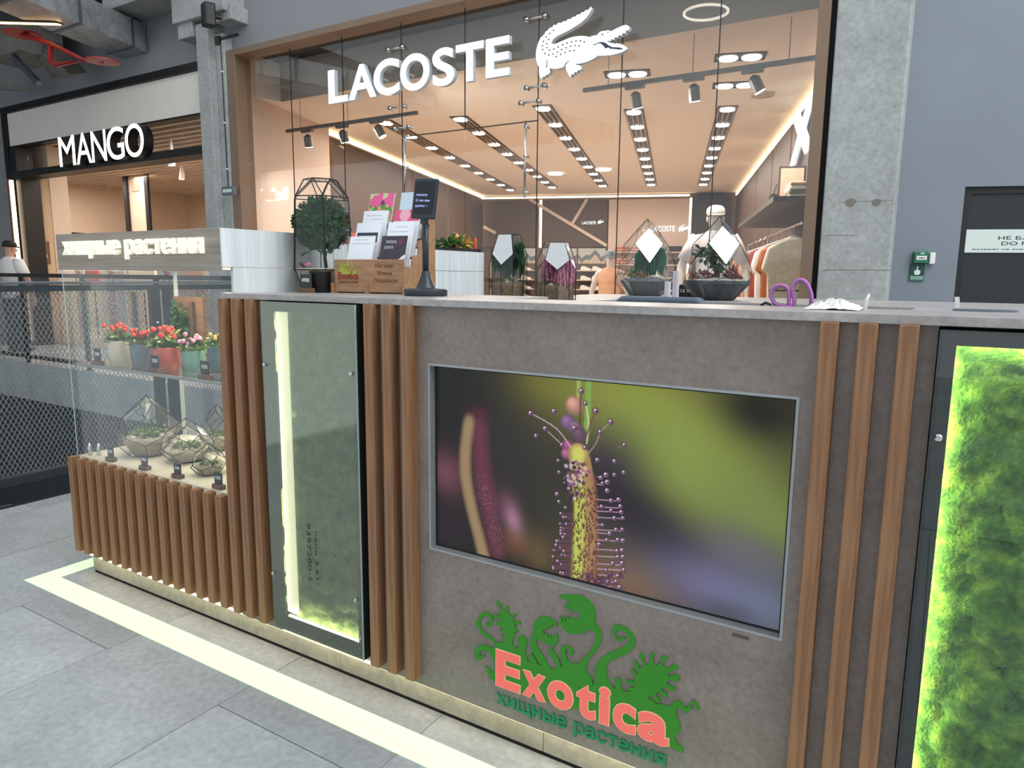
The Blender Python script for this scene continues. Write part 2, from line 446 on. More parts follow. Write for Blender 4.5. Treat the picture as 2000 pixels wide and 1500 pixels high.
# sign on the door
m_signw = plain('sign_white', (214, 222, 214), .45, var=.02)
m_ink = plain('dark_print', (60, 62, 64), .7)
sg = thing('door_sign', 'wide white notice with grey capitals on the dark door', 'sign', uvz(UD0 + .01, VR, 1.49))
ubox(UD0 + .012, UD1 - .04, VR + .035, VR + .049, 1.49, 1.664).build('board', m_signw, sg)
vv = VR + .0349
text_box('НЕ БЛОКИРОВАТЬ', uvz(2.405, vv, 1.588), E2, UZ, -D3, .66, .026, .0015, bold=.004).build('lettering', m_ink, sg, kind='stuff')
text_box('DO NOT BLOCK', uvz(2.43, vv, 1.547), E2, UZ, -D3, .56, .026, .0015, bold=.004).build('lettering', m_ink, sg, kind='stuff')
text_box('возврат не этаж в случае эвакуации / push', uvz(2.235, vv, 1.512), E2, UZ, -D3, 1.0, .009, .0015).build('lettering', m_ink, sg, kind='stuff')
# call point, plate and sensor
m_green = plain('safety_green', (38, 112, 84), .4, var=.03); m_greend = plain('dark_green_print', (18, 70, 58), .45)
cp = thing('exit_call_point', 'green emergency exit push box on blue grey wall', 'call point', uvz(1.81, VR, 1.41))
ubox(1.81, 1.91, VR - .05, VR, 1.408, 1.494).build('body', m_green, cp, bevel=.004)
ubox(1.826, 1.896, VR - .053, VR - .05, 1.432, 1.462).build('button', m_white, cp)
ubox(1.838, 1.856, VR - .0545, VR - .053, 1.444, 1.449).build('arrow', m_black, cp); ubox(1.868, 1.886, VR - .0545, VR - .053, 1.444, 1.449).build('arrow', m_black, cp)
ubox(1.857, 1.866, VR - .0545, VR - .053, 1.442, 1.451).build('arrow', m_black, cp)
for q in (1.852, 1.866): ubox(q, q + .008, VR - .0525, VR - .05, 1.474, 1.487).build('pictogram', m_white, cp)
ip = thing('instruction_plate', 'dark green plate with white pointing hand under the push box', 'sign', uvz(1.8, VR, 1.27))
ubox(1.80, 1.902, VR - .012, VR, 1.272, 1.406).build('plate', m_greend, ip)
ubox(1.80, 1.902, VR - .0135, VR - .012, 1.272, 1.312).build('caption_band', m_green, ip)
hand = [(0, 0), (.028, 0), (.036, .012), (.036, .03), (.03, .036), (.022, .034), (.018, .04), (.018, .066), (.010, .066), (.009, .036), (-.002, .034), (-.008, .024), (-.004, .008)]
MB().prism([uvz(1.836 + a, VR - .0135, 1.318 + b) for a, b in hand], D3 * .0015).build('hand_symbol', m_white, ip)
for q in (1.302, 1.293, 1.284): ubox(1.806, 1.896, VR - .0145, VR - .0135, q, q + .003).build('text_line', m_signw, ip)
sn = ubox(1.922, 1.962, VR - .04, VR, 1.40, 1.487).build('door_contact_box', m_white, None, bevel=.006, label='small white plastic box beside the green push box', cat='sensor', origin=tuple(uvz(1.92, VR, 1.4)))
# concrete columns
cr = thing('concrete_column', 'broad raw concrete column right of the glass shopfront', 'column', (-.64, 6.2, 0))
MB().box(-.885, -.385, 6.08, 6.6, 0, ZT).build('shaft', m_conc, cr, bevel=.012)
m_patch = plain('mortar_patch', (128, 122, 112), .9, var=.1)
for px, py, r in ((1662, 395, .036), (1712, 395, .03)):
    p = oy(px, py, 6.08); MB().lathe([(r, 0), (r * .9, .006), (r * .3, .009)], (0, 0, 0), 12).v
    mb = MB(); mb.prism([(p[0] + r * (1 + .15 * math.sin(3 * a)) * math.cos(a), 6.079, p[2] + .8 * r * math.sin(a)) for a in [2 * math.pi * k / 14 for k in range(14)]], (0, -.004, 0)); mb.build('mortar_patch', m_patch, cr)
for py, x0, x1 in ((395, 1640, 1745), (460, 1612, 1668), (527, 1608, 1742)):
    a, b = oy(x0, py, 6.08), oy(x1, py - 2, 6.08); MB().box(a[0], b[0], 6.0785, 6.081, a[2] - .0015, a[2] + .0015).build('form_joint', m_patch, cr)
cl = thing('concrete_column', 'slim concrete pier between the two shopfronts', 'column', (-8.2, 6.2, 0))
MB().box(-8.40, -8.16, 5.98, 6.3, 0, 4.38).build('shaft', m_conc, cl, bevel=.01)
MB().box(-8.16, -7.99, 6.08, 6.3, 0, 4.25).build('half_shaft', m_conc, cl, bevel=.01)
MB().box(-8.75, -7.72, 5.9, 6.3, 4.42, 6.5).build('corbel', m_conc, cl, bevel=.01)
MB().box(-8.72, -8.42, 5.95, 6.3, 4.24, 4.5).build('corbel_step', m_conc, cl, bevel=.01)
MB().box(-7.98, -7.66, 5.95, 6.3, 4.32, 4.5).build('corbel_step', m_conc, cl, bevel=.01)
bm_ = MB().box(-9.95, -8.76, 5.7, 6.2, 4.72, 6.5).build('ceiling_beam', m_conc, None, bevel=.01, label='short concrete beam on the wall beside the slim pier', cat='beam')

# ------------------------------------------------------------------ shopfront glazing of the right shop
win = thing('window_1', kind='structure', loc=(LX0, FY, 0))
def fr(name, *b): return MB().box(*b).build(name, m_bronze, win, bevel=.004)
fr('window_frame', LX0, -7.83, 6.1, 6.34, 0, ZL); fr('window_frame', -7.83, -.94, 6.1, 6.34, 3.965, ZL)
fr('window_frame', -1.02, -.93, 6.1, 6.34, 0, 3.965)
MB().box(-.93, -.886, 6.14, 6.34, 0, ZL).build('window_gasket', m_black_joint, win)
GX = [-7.83, -7.017, -6.153, -5.275, -4.43, -3.56, -2.69, -1.813, -1.02]
GY = 6.26
for i in range(8):
    a, b = GX[i] + .004, GX[i + 1] - .004
    z0 = .02 if i not in (3, 4) else 2.79
    MB().box(a, b, GY, GY + .012, z0, 3.963).build('glass_pane', m_glass, win)
m_seal = plain('glass_joint', (58, 54, 50), .4)
for i, x in enumerate(GX[1:-1]):
    z0 = 2.79 if x == -4.43 else .02
    MB().box(x - .004, x + .004, GY + .001, GY + .011, z0, 3.963).build('joint_seal', m_seal, win)
d2 = thing('door_2', kind='structure', loc=(-4.43, GY, 0))
for a, b in ((-5.27, -4.435), (-4.425, -3.565)):
    MB().box(a, b, GY - .002, GY + .010, .02, 2.78).build('glass_leaf', m_glass, d2)
MB().box(-5.27, -3.565, GY - .001, GY + .009, 2.779, 2.79).build('door_seal', m_seal, d2)
for x in (-5.19, -3.66):
    MB().tube([(x, GY - .06, 2.05), (x, GY - .06, 2.78)], .012, 8).build('door_pull', m_chrome, d2, smooth=True)
    for z in (2.1, 2.45, 2.73): MB().tube([(x, GY - .065, z), (x, GY, z)], .018, 8).build('pull_mount', m_chrome, d2, smooth=True)
for px, py in ((773, 95), (777, 210), (1047, 35), (1047, 170), (786, 250), (1036, 200)):
    p = oy(px, py, GY - .02)
    sp = thing('glass_fitting', kind='structure')
    sp.parent = win
    mb = MB().tube([(p[0] - .1, GY - .03, p[2]), (p[0] + .1, GY - .03, p[2])], .011, 6)
    for q in (-.1, .1): mb.tube([(p[0] + q, GY - .05, p[2]), (p[0] + q, GY, p[2])], .024, 10)
    bpy.data.objects.remove(sp)
    mb.build('glass_fitting', m_chrome, win, smooth=True)
# ------------------------------------------------------------------ interior of the right shop, on the building grid
UL, UR, VB, HC = -5.62, 1.66, 20.75, 3.6
m_ceil = plain('beige_ceiling', (232, 218, 206), .8, var=.01)
m_taupe = plain('taupe_wall_panel', (78, 53, 35), .55, var=.04, scale=2)
m_beigew = plain('beige_wall', (212, 190, 174), .7, var=.02)
m_sfloor = plain('shop_floor', (196, 178, 160), .35, var=.04)
m_cove = emitm('cove_light', (255, 226, 178), 2.6)
m_ledw = emitm('warm_led', (255, 232, 190), 3.5)
m_spot = emitm('spot_lens', (255, 244, 226), 7)
m_slot = plain('slot_vent', (74, 62, 54), .6); m_slat = plain('vent_blade', (176, 154, 136), .5)
def poly(pts, d, name, m, parent): return MB().prism(pts, d).build(name, m, parent)
def P2(x, y, z): return np.array([x, y, z])
# the room: floor and ceiling run from the glass line back to the far wall
ri = thing('wall_shop', kind='structure')
def face_hit(u): return (FY + .2 - 0) , u
lf = uvz(UL, 0, 0); 
def at_y(u, Y):  # the point of grid line u at world depth Y
    v = (Y - E2[1] * u) / D3[1]; return E2 * u + D3 * v
A = np.array([-7.98, 6.36, 0]); B = np.array([-.9, 6.36, 0]); Lb = uvz(UL, VB, 0); Rb = uvz(UR, VB, 0)
Lf = at_y(UL, 6.42); Rf = at_y(UR, 6.8)
outline = [A, B, Rf, Rb, Lb, Lf]
MB().prism([p + UZ * -.05 for p in outline], UZ * .05).build('floor_shop', m_sfloor, None, kind='structure')
cin = [np.array([-7.98, 6.95, HC]), np.array([-.9, 6.95, HC]), Rf + UZ * HC, Rb + UZ * HC, Lb + UZ * HC, Lf + UZ * HC]
MB().prism(cin, UZ * .6).build('ceiling', m_ceil, None, kind='structure')
MB().box(-8.0, -.88, 6.45, 6.949, 4.1, 4.25).build('ceiling_pocket', m_dark, None, kind='structure')
MB().box(-8.0, -.88, 6.945, 6.952, HC, 4.1).build('trim_1', plain('bulkhead_grey', (176, 164, 152), .7, var=.02), None, kind='structure')
def wallseg(a, b, m, name, z0=0, z1=HC + .4, t=.1, parent=None):
    a, b = np.array(a, float), np.array(b, float); d = b - a; n = np.array([-d[1], d[0], 0]); n = n / np.linalg.norm(n) * t
    return MB().obox(a + UZ * z0, d, n, UZ * (z1 - z0)).build(name, m, parent or ri)
wallseg(Lb, Lf, m_taupe, 'wall_section', t=-.1); ubox(UL + .001, UL + .10, 8.72, 10.9, 0, HC + .5).build('wall_panel', m_beigew, ri); ubox(UL + .004, UL + .03, 10.93, 11.0, .02, HC - .14).build('light_gap', m_ledw, ri)
wallseg(Rb, Lb, m_taupe, 'wall_section', t=-.1)
wallseg(B + np.array([.02, 0, 0]), Rf, m_taupe, 'wall_section', t=-.1, z1=4.2); wallseg(Rf, Rb, m_taupe, 'wall_section', t=-.1)
# cove light lines at the wall heads
def cove(name, a, b): MB().tube([a, b], .035, 4).build(name, m_cove, ri)
cove('cove_light', Lf + UZ * (HC - .05) + E2 * .06, Lb + UZ * (HC - .05) + E2 * .06)
cove('cove_light', Lb + UZ * (HC - .06) - D3 * .06, uvz(.35, VB - .06, HC - .06))
cove('cove_light', Rf + UZ * (HC - .05) - E2 * .06, Rb + UZ * (HC - .05) - E2 * .06)
# taupe panels with light gaps along the two long walls
def side_panels(u, sgn, edges, m, depth=.08):
    for k in range(len(edges) - 1):
        a, b = edges[k], edges[k + 1]
        ubox(u, u + sgn * depth, a + .05, b - .05, .02, HC - .12).build('wall_panel', m, ri)
        ubox(u + sgn * .004, u + sgn * .03, b - .035, b + .035, .02, HC - .14).build('light_gap', m_ledw, ri)
side_panels(UL, 1, [11.0, 14.2, 17.2, 20.5], m_taupe)
side_panels(UR, -1, [8.3, 11.2, 13.2, 15.6, 18.4, 20.6], m_taupe)
# back wall fields
ubox(UL + .05, -3.9, VB - .12, VB - .02, 2.12, 3.44).build('wall_panel', m_taupe, ri)
ubox(-3.78, -1.9, VB - .12, VB - .02, 2.12, 3.44).build('wall_panel', m_taupe, ri)
ubox(-3.87, -3.81, VB - .1, VB - .04, .3, 3.46).build('light_gap', m_ledw, ri)
ubox(-1.86, .36, VB - .14, VB - .02, .02, 3.44).build('wall_panel', m_beigew, ri)
ubox(.36, .42, VB - .14, VB - .02, .02, 3.46).build('light_gap', m_ledw, ri)
ubox(.43, 1.45, VB - .3, VB - .02, .02, 3.46).build('dark_recess', plain('dark_recess', (40, 32, 28), .6), ri)
for px0, py0, px1, py1 in ((1034, 389, 1185, 480), (1147, 389, 1118, 437), (945, 443, 968, 455)):
    a, b = ov(px0, py0, VB - .16), ov(px1, py1, VB - .16)
    MB().tube([a, b], .06, 4).build('diagonal_trim', m_beigew, ri)
# five slot rows with lamps in the ceiling
rows = [(-4.4, 10.45, 19.3), (-3.19, 10.4, 18.9), (-1.86, 9.95, 18.8), (-.64, 10.4, 18.75), (.63, 10.45, 18.9)]
place = ['far left', 'second from left', 'middle', 'second from right', 'far right']
for (u, v0, v1), pl in zip(rows, place):
    r = thing('slot_light_row', f'ceiling slot with spot lamps and dark blades, {pl} of five rows', 'ceiling light', uvz(u, v0, HC - .02), group='slot light rows in the shop ceiling')
    ubox(u - .135, u + .135, v0, v1, HC - .012, HC - .0005).build('slot', m_slot, r)
    for q in (-.11, -.037, .037, .11): ubox(u + q - .009, u + q + .009, v0 + .06, v1 - .06, HC - .03, HC - .008).build('blade', m_slat, r)
    n = 9
    for k in range(n):
        v = v0 + .15 + (v1 - v0 - .3) * k / (n - 1)
        c = uvz(u, v, HC - .035)
        MB().lathe([(.095, .0), (.1, .022), (.06, .026)], c, 14).build('lamp', m_spot, r)
    for k in range(3):
        v = v0 + (v1 - v0) * (k + .5) / 3
        area('slot_lamp_glow', uvz(u, v, HC - .06), uvz(u, v, 0), .25, 2.4, 34, (1.0, .89, .78))
m_twinbox = plain('recess_black', (34, 30, 28), .6)
for (px, py), lb in zip(((1225, 143), (1445, 110), (1435, 165)), ('left', 'right', 'lower')):
    c = oz(px, py, HC); r = thing('twin_downlight', f'square recessed twin ceiling lamp, the {lb} of three near the shop glass', 'ceiling light', c, group='twin downlights')
    MB().obox(c - E2 * .26 - D3 * .13 - UZ * .012, E2 * .52, D3 * .26, UZ * .02).build('recess', m_twinbox, r)
    for q in (-.12, .12): MB().lathe([(.1, 0), (.105, .012), (.06, .014)], c + E2 * q - UZ * .026, 14).build('lamp', m_spot, r)
for (px, py), lb in zip(((1085, 338), (1178, 330)), ('left', 'right')):
    c = oz(px, py, HC); MB().lathe([(.16, 0), (.165, .03), (.1, .032)], c - UZ * .03, 16).build('round_downlight', m_spot, None, label=f'round warm downlight in the shop ceiling, {lb} of the pair', cat='ceiling light', group='round downlights', origin=tuple(c))
c = oz(1490, 183, HC); MB().lathe([(.14, 0), (.15, .03), (.1, .032)], c - UZ * .03, 16).build('ceiling_speaker', m_slat, None, label='flat round ceiling speaker near the right shop wall', cat='speaker', origin=tuple(c))
# two hanging track rails with spotlights behind the glass
m_rail = plain('grey_track', (118, 114, 110), .4, metal=.5)
def track(pa, pb, Yd, spots, label, zs):
    a, b = oy(*pa, Yd), oy(*pb, Yd); zz = .5 * (a[2] + b[2]); a[2] = b[2] = zz
    t = thing('track_rail', label, 'track light', (a + b) / 2)
    MB().obox(a + np.array([0, -.02, -.02]), b - a, UX * 0 + np.array([0, .04, 0]), UZ * .04).build('rail', m_rail, t)
    for q in (.12, .5, .88):
        p = a + (b - a) * q; MB().tube([p, p + UZ * (HC - zz)], .004, 5).build('hanger', m_rail, t)
    for px, py, tilt in spots:
        s = oy(px, py, Yd); s[2] = zz
        MB().box(s[0] - .1, s[0] + .1, Yd - .025, Yd + .025, zz - .055, zz - .018).build('adapter', m_rail, t)
        o = s + np.array([0, 0, -.08]); dv = np.array([tilt, .25, -1.0]); dv /= np.linalg.norm(dv)
        MB().tube([o, o + dv * .03, o + dv * .16], [.02, .055, .055], 12).build('lamp_head', m_rail, t, smooth=False)
        MB().tube([o + dv * .161, o + dv * .166], .048, 12).build('lamp_lens', m_spot, t)
        area('track_spot_glow', o + dv * .18, o + dv * 2 + UX * .8 + np.array([0, .4, 0]), .1, .1, 26, (1, .90, .78))
track((560, 255), (815, 222), 7.05, ((600, 255, -.1), (668, 246, .1), (735, 238, .5)), 'grey track rail with three spotlights at the left of the shop', 3.1)
track((1140, 178), (1606, 110), 7.05, ((1240, 168, .1), (1355, 152, .05), (1470, 136, .5)), 'grey track rail with three spotlights at the right of the shop', 3.1)
# ------------------------------------------------------------------ the kiosk
YS, YP, ZTOP, ZB = 1.45, 1.485, 1.217, .125
m_slatw = wood('brown_oak', (122, 84, 57), (162, 118, 82), 'z', rough=.55)
m_panel = concrete('concrete_laminate', (126, 114, 106), (146, 133, 125), (100, 90, 84), scale=5, rough=.45, fine=70, stain=.55, bump=.08)
m_top = concrete('worktop_laminate', (158, 152, 149), (178, 172, 169), (136, 131, 128), scale=5, rough=.35, fine=70, stain=.4, bump=.05)
m_plinth = concrete('plinth_laminate', (150, 146, 132), (168, 164, 150), (130, 126, 112), scale=4, rough=.6)
m_wwood_x = wood('shaded_whitewashed_wood', (140, 129, 116), (174, 163, 150), 'x', scale=.7, rough=.6)  # header wood, greyed to put the shade of its front into the colour
m_wwood_z = wood('white_wood_panel', (206, 212, 212), (232, 236, 236), 'z', scale=.5, rough=.5)
m_led = emitm('led_tape', (255, 244, 205), 12)
m_glow = emitm('led_glow', (250, 238, 196), .95)

kc = thing('kiosk_counter', 'long kiosk counter front of grey laminate with brown wooden slats', 'counter', (-1.0, YP, 0))
mb = MB()
v, f = shape_raw([[(-1.405, .1), (-.006, .1), (-.006, 1.198), (-1.405, 1.198)], [(-1.172, .522), (-.232, .522), (-.232, 1.046), (-1.172, 1.046)]])
on_plane(v, f, (0, YP + .018, 0), UX, UZ, NY, 1, 1, .018).build('front_panel', m_panel, kc)
boxpart('front_panel', m_panel, kc, -2.003, -1.80, YP, YP + .018, .1, 1.198)
boxpart('front_panel', m_panel, kc, .452, 1.2, YP, YP + .018, .1, 1.198); boxpart('end_panel', m_panel, kc, 1.182, 1.2, YP + .019, 1.99, .1, 1.198)
boxpart('inner_panel', m_panel, kc, -2.003, 1.18, 1.58, 1.6, .1, 1.198)
for a, b in ((-3.03, -2.28), (-2.278, -1.57), (-1.568, -.82), (-.818, .2), (.202, 1.2)):
    boxpart('plinth_panel', m_plinth, kc, a, b, 1.52, 1.54, .014, .16)
boxpart('plinth_gap', m_black_joint, kc, -3.03, 1.2, 1.524, 1.56, .0, .014)
sl = MB().box(0, .032, YS - YP, 0, ZB, 1.199).mesh('slat'); sl.materials.append(m_slatw)
def slat(x, parent, me, z=0):
    o = bpy.data.objects.new('slat', me); COL.objects.link(o); o.parent = parent
    r = ORG[parent.name]; o.location = (x - r[0], YP - r[1], z - r[2])
    md = o.modifiers.new('bevel', 'BEVEL'); md.width = .0012; md.segments = 1
for x0 in (-2.003, -1.371, -.2):
    for k in range(3): slat(x0 + .0662 * k, kc, sl)
boxpart('led_strip', emitm('plinth_led', (255, 238, 190), 2.5), kc, -3.0, 1.0, 1.49, 1.50, .0955, .0985)
area('plinth_led_glow', (-1.2, 1.495, .094), (-1.2, 1.493, 0), 3.7, .012, .9, (1, .84, .54))
# worktop: a narrow ledge that widens at both ends
wt = MB().prism([(-2.003, 1.465, 1.199), (1.21, 1.465, 1.199), (1.21, 1.99, 1.199), (-.055, 1.99, 1.199), (-.06, 1.70, 1.199), (-1.05, 1.70, 1.199), (-1.05, 1.93, 1.199), (-2.003, 1.93, 1.199)], (0, 0, ZTOP - 1.199))
wt.build('bar_worktop', m_top, None, bevel=.0012, label='thin grey laminate worktop along the top of the kiosk counter', cat='worktop', origin=(-.5, 1.5, 1.199))
gr = [(.07 + .055 * math.cos(a), 1.75 + .03 * math.sin(a), ZTOP + .0012) for a in [2 * math.pi * k / 24 for k in range(24)]]
MB().tube(gr + [gr[0]], .0022, 6, cap=False).build('cable_grommet', m_steel, None, label='flat oval cable cover set into the worktop at the right', cat='grommet')
# lower inner desk and the counter at the back of the island
boxpart('inner_desk', m_top, None, -1.9, 1.1, 1.605, 2.05, 1.05, 1.07, label='lower inner desk hidden behind the kiosk front', cat='desk')
bc = thing('rear_counter', 'grey rear counter of the kiosk carrying glass terrariums', 'counter', (-.8, 3.8, 0))
MB().prism([(-1.99, 2.9, 1.135), (-1.45, 2.9, 1.135), (-1.45, 3.43, 1.135), (.6, 3.40, 1.135), (.6, 4.4, 1.135), (-1.99, 4.4, 1.135)], (0, 0, .03)).build("worktop", m_top, bc, bevel=.002)
boxpart("body", m_panel, bc, -1.98, .58, 3.46, 4.36, 0, 1.135); boxpart("body", m_panel, bc, -1.98, -1.47, 2.93, 3.459, 0, 1.135)
cab = thing('side_cabinet', 'tall white wood cabinet closing the left end of the kiosk', 'cabinet', (-2.2, 2.5, 0))
boxpart('lower_panel', m_wwood_z, cab, -2.42, -2.0, 1.965, 2.993, .02, 1.299)
boxpart('upper_panel', m_wwood_z, cab, -2.42, -2.0, 1.965, 2.993, 1.301, 1.394)
boxpart('cabinet_base', m_plinth, cab, -2.4, -2.02, 2.0, 2.95, 0, .02)

# ------------------------------------------------------------------ glass display case at the left end
m_cream = plain('cream_board', (226, 216, 200), .6, var=.03)
m_cglass = glass('case_glass', (.97, .985, .978), boost=.6)
m_edge = plain('glass_edge', (170, 196, 188), .2, var=.05)
vc = thing('display_case', 'glass plant display case on slatted base with lettered header', 'display case', (-2.5, 1.7, 0))
boxpart('base', m_panel, vc, -3.01, -2.005, YP + .0005, 1.96, .13, .515)
boxpart('case_floor', m_cream, vc, -3.005, -2.005, 1.482, 1.96, .515, .53)
s2 = MB().box(0, .032, YS - YP, 0, ZB, .528).mesh('slat'); s2.materials.append(m_slatw)
for k in range(15): slat(-3.026 + .0681 * k, vc, s2)
hd = boxpart('header', m_wwood_x, vc, -3.017, -2.006, 1.475, 1.96, 1.299, 1.424, bevel=.001)
boxpart('side_panel', m_wwood_z, vc, -2.0055, -2.0, 1.476, 1.962, 1.2995, 1.4235)
boxpart('side_panel', m_wwood_z, vc, -2.012, -2.0, 1.515, 1.962, .53, 1.298)
boxpart('glass_pane', m_cglass, vc, -2.998, -2.018, 1.480, 1.486, .5305, 1.2985)
boxpart('glass_pane', m_cglass, vc, -3.004, -2.9985, 1.4805, 1.95, .5305, 1.2985)
boxpart('glass_pane', m_cglass, vc, -2.985, -2.018, 1.945, 1.95, .5305, 1.2985)
boxpart('glass_edge', m_edge, vc, -3.0045, -2.9985, 1.4795, 1.4805, .531, 1.298)
boxpart('glass_shelf', m_cglass, vc, -2.99, -2.02, 1.492, 1.94, .908, .915)
boxpart('shelf_edge', plain('shelf_rail', (150, 150, 146), .3, metal=.4), vc, -2.99, -2.02, 1.488, 1.492, .905, .917)
boxpart('back_post', m_white, vc, -2.998, -2.986, 1.951, 1.963, .53, 1.298)
boxpart('led_panel', m_glow, vc, -2.9, -2.1, 1.6, 1.85, 1.293, 1.2985); boxpart('header_lip', m_wwood_x, vc, -3.017, -2.006, 1.4745, 1.4795, 1.286, 1.2988)
area('case_glow', (-2.5, 1.72, 1.288), (-2.5, 1.7, .5), .9, .3, 7, (1, .88, .66))
for dx in (0, .035): MB().lathe([(.008, 0), (.008, .03), (.005, .035), (.005, .05)], (-2.965 + dx, 1.51 + dx * .5, .53), 10).build('glass_clamp', m_chrome, vc, smooth=True)
m_ltr = plain('cream_letter', (245, 243, 226), .4, var=.01, emit=.35, ecol=(255, 250, 228))
a = oy(128, 497, 1.475); b = oy(400, 489, 1.475)
for o in letters('хищные растения', (a[0], 1.475, a[2] - .001), UX, UZ, NY, b[0] - a[0], .05, .012, m_ltr, vc, bold=.02, ref='хин'): pass

# ------------------------------------------------------------------ screen
m_scr = vcol_mat('screen_picture', .2, emit=.95, spec=.22)
m_lip = plain('screen_trim_grey', (168, 170, 170), .4, metal=.4, var=.03)
tv = thing('display_screen', 'large wall screen showing a sundew plant, recessed in the counter front', 'screen', (-.7, 1.5, .78))
X0, X1, Z0, Z1 = -1.172, -.232, .522, 1.046
boxpart('trim', m_lip, tv, X0, X0 + .006, YP - .001, 1.512, Z0, Z1); boxpart('trim', m_lip, tv, X1 - .006, X1, YP - .001, 1.512, Z0, Z1)
boxpart('trim', m_lip, tv, X0 + .006, X1 - .006, YP - .001, 1.512, Z0, Z0 + .006); boxpart('trim', m_lip, tv, X0 + .006, X1 - .006, YP - .001, 1.512, Z1 - .006, Z1)
boxpart('bezel', m_black, tv, X0 + .006, X1 - .006, 1.506, 1.53, Z0 + .006, Z1 - .006)
W, H = 520, 292
def sundew(W, H):
    y, x = np.mgrid[0:H, 0:W]; x = x / (W - 1); y = y / (H - 1); asp = W / H
    img = np.zeros((H, W, 3)); img[:] = (30, 27, 28)
    def blob(cx, cy, sx, sy, col, a=1.0, rot=0):
        dx = (x - cx) * asp; dy = y - cy; c, s_ = math.cos(rot), math.sin(rot)
        u = dx * c + dy * s_; v_ = -dx * s_ + dy * c
        k = np.clip(a * np.exp(-(u / sx) ** 2 - (v_ / sy) ** 2), 0, 1)[..., None]
        img[:] = img * (1 - k) + np.array(col) * k
    blob(.75, .45, .7, .5, (86, 92, 48), .9); blob(.1, .1, .45, .3, (22, 21, 24), 1); blob(.36, .03, .2, .16, (84, 80, 32), .9); blob(.26, .4, .28, .3, (46, 40, 42), .8)
    blob(.62, .1, .55, .30, (140, 142, 48), .95, .35); blob(.75, .3, .42, .22, (126, 146, 62), .95, .6); blob(.95, .5, .3, .16, (112, 128, 62), .9, .5)
    blob(.93, .05, .16, .12, (26, 24, 16), .95, .3); blob(.55, .45, .2, .24, (44, 38, 58), .8); blob(.60, .58, .34, .13, (38, 31, 40), .95, .5); blob(.72, .72, .26, .11, (34, 28, 32), .95, .4); blob(.92, .68, .2, .1, (92, 92, 104), .7, .3)
    blob(.62, .95, .32, .14, (120, 90, 62), .9, .2); blob(.86, .88, .36, .18, (104, 100, 138), .95, .2); blob(.97, .92, .14, .12, (96, 108, 130), .8); blob(.88, .98, .12, .05, (70, 72, 88), .8)
    def stroke(pts, w0, w1, col, a=1, soft=.004):
        pts = np.array(pts, float)
        for i in range(len(pts) - 1):
            p, q = pts[i], pts[i + 1]; ww0 = w0 + (w1 - w0) * i / (len(pts) - 1)
            x0_, x1_ = min(p[0], q[0]) - .05, max(p[0], q[0]) + .05; y0_, y1_ = min(p[1], q[1]) - .06, max(p[1], q[1]) + .06
            i0, i1 = max(0, int(y0_ * H)), min(H, int(y1_ * H) + 1); j0, j1 = max(0, int(x0_ * W)), min(W, int(x1_ * W) + 1)
            if i1 <= i0 or j1 <= j0: continue
            X = x[i0:i1, j0:j1] * asp; Y = y[i0:i1, j0:j1]; px_, py_ = p[0] * asp, p[1]; dx, dy = q[0] * asp - px_, q[1] - py_
            t = np.clip(((X - px_) * dx + (Y - py_) * dy) / (dx * dx + dy * dy + 1e-9), 0, 1)
            d = np.hypot(X - px_ - t * dx, Y - py_ - t * dy)
            k = (a * np.clip((ww0 - d) / soft + .5, 0, 1))[..., None]
            img[i0:i1, j0:j1] = img[i0:i1, j0:j1] * (1 - k) + np.array(col) * k
    def dot(cx, cy, r, col, a=1, soft=.004): stroke([(cx, cy), (cx + 1e-4, cy)], r, r, col, a, soft)
    K = 1 / 3 / 445
    def N(cx, cy):
        p = oy(820 + cx / 3, 690 + cy / 3, 1.5055); return ((p[0] - sx0) / (sx1 - sx0), (sz1 - p[2]) / (sz1 - sz0))
    def S(pts, w_, col, a=1, soft=.004): stroke([N(*p) for p in smooth_path([np.array(q, float) for q in pts], False, 4)] if len(pts) > 2 else [N(*p) for p in pts], w_ * K, w_ * K, col, a, soft)
    def Dt(cx, cy, r, col, a=1, soft=.004): u, v_ = N(cx, cy); dot(u, v_, r * K, col, a, soft)
    def Bl(cx, cy, sx, sy, col, a=1.0, rot=0): u, v_ = N(cx, cy); blob(u, v_, sx * K, sy * K, col, a, rot)
    # blurred stem, pink veil and soft spots at the left
    Bl(150, 700, 190, 170, (124, 66, 82), .8, .5); Bl(110, 1000, 160, 150, (44, 28, 44), .8); Bl(560, 1110, 140, 120, (112, 68, 44), .85); Bl(700, 1180, 120, 160, (98, 80, 48), .8); Bl(540, 960, 75, 130, (176, 128, 156), .85, -.35); Bl(460, 880, 150, 120, (110, 52, 76), .5)
    S([(345, 400), (355, 600), (390, 850), (450, 1190)], 55, (104, 46, 68), .65, .08); Bl(340, 345, 90, 45, (84, 30, 46), .7)
    S([(288, 390), (266, 560), (268, 720), (300, 900), (345, 1080), (380, 1220)], 40, (146, 120, 84), .9, .035)
    for k in range(260): q = rng.random(); Dt(360 + 120 * q + rng.normal(0, 25), 740 + 450 * q + rng.normal(0, 40), 3, (160, 122, 132), .45)
    # flower stalks and buds
    S([(932, 90), (928, 270)], 13, (146, 170, 84), .95, .01); S([(990, 90), (985, 300), (972, 500)], 19, (120, 156, 72), .95, .012)
    for cx, cy, r, c in ((905, 305, 52, (176, 128, 112)), (868, 405, 44, (112, 84, 124)), (912, 440, 40, (124, 90, 116)), (935, 482, 48, (92, 68, 84)), (868, 545, 36, (136, 70, 104)), (858, 590, 30, (150, 84, 120))):
        r *= 1.2
        for q in range(5): Dt(cx - q * r * .06, cy - q * r * .08, r * (1 - q * .17), tuple(z * (.82 + .1 * q) for z in c), .8, .015)
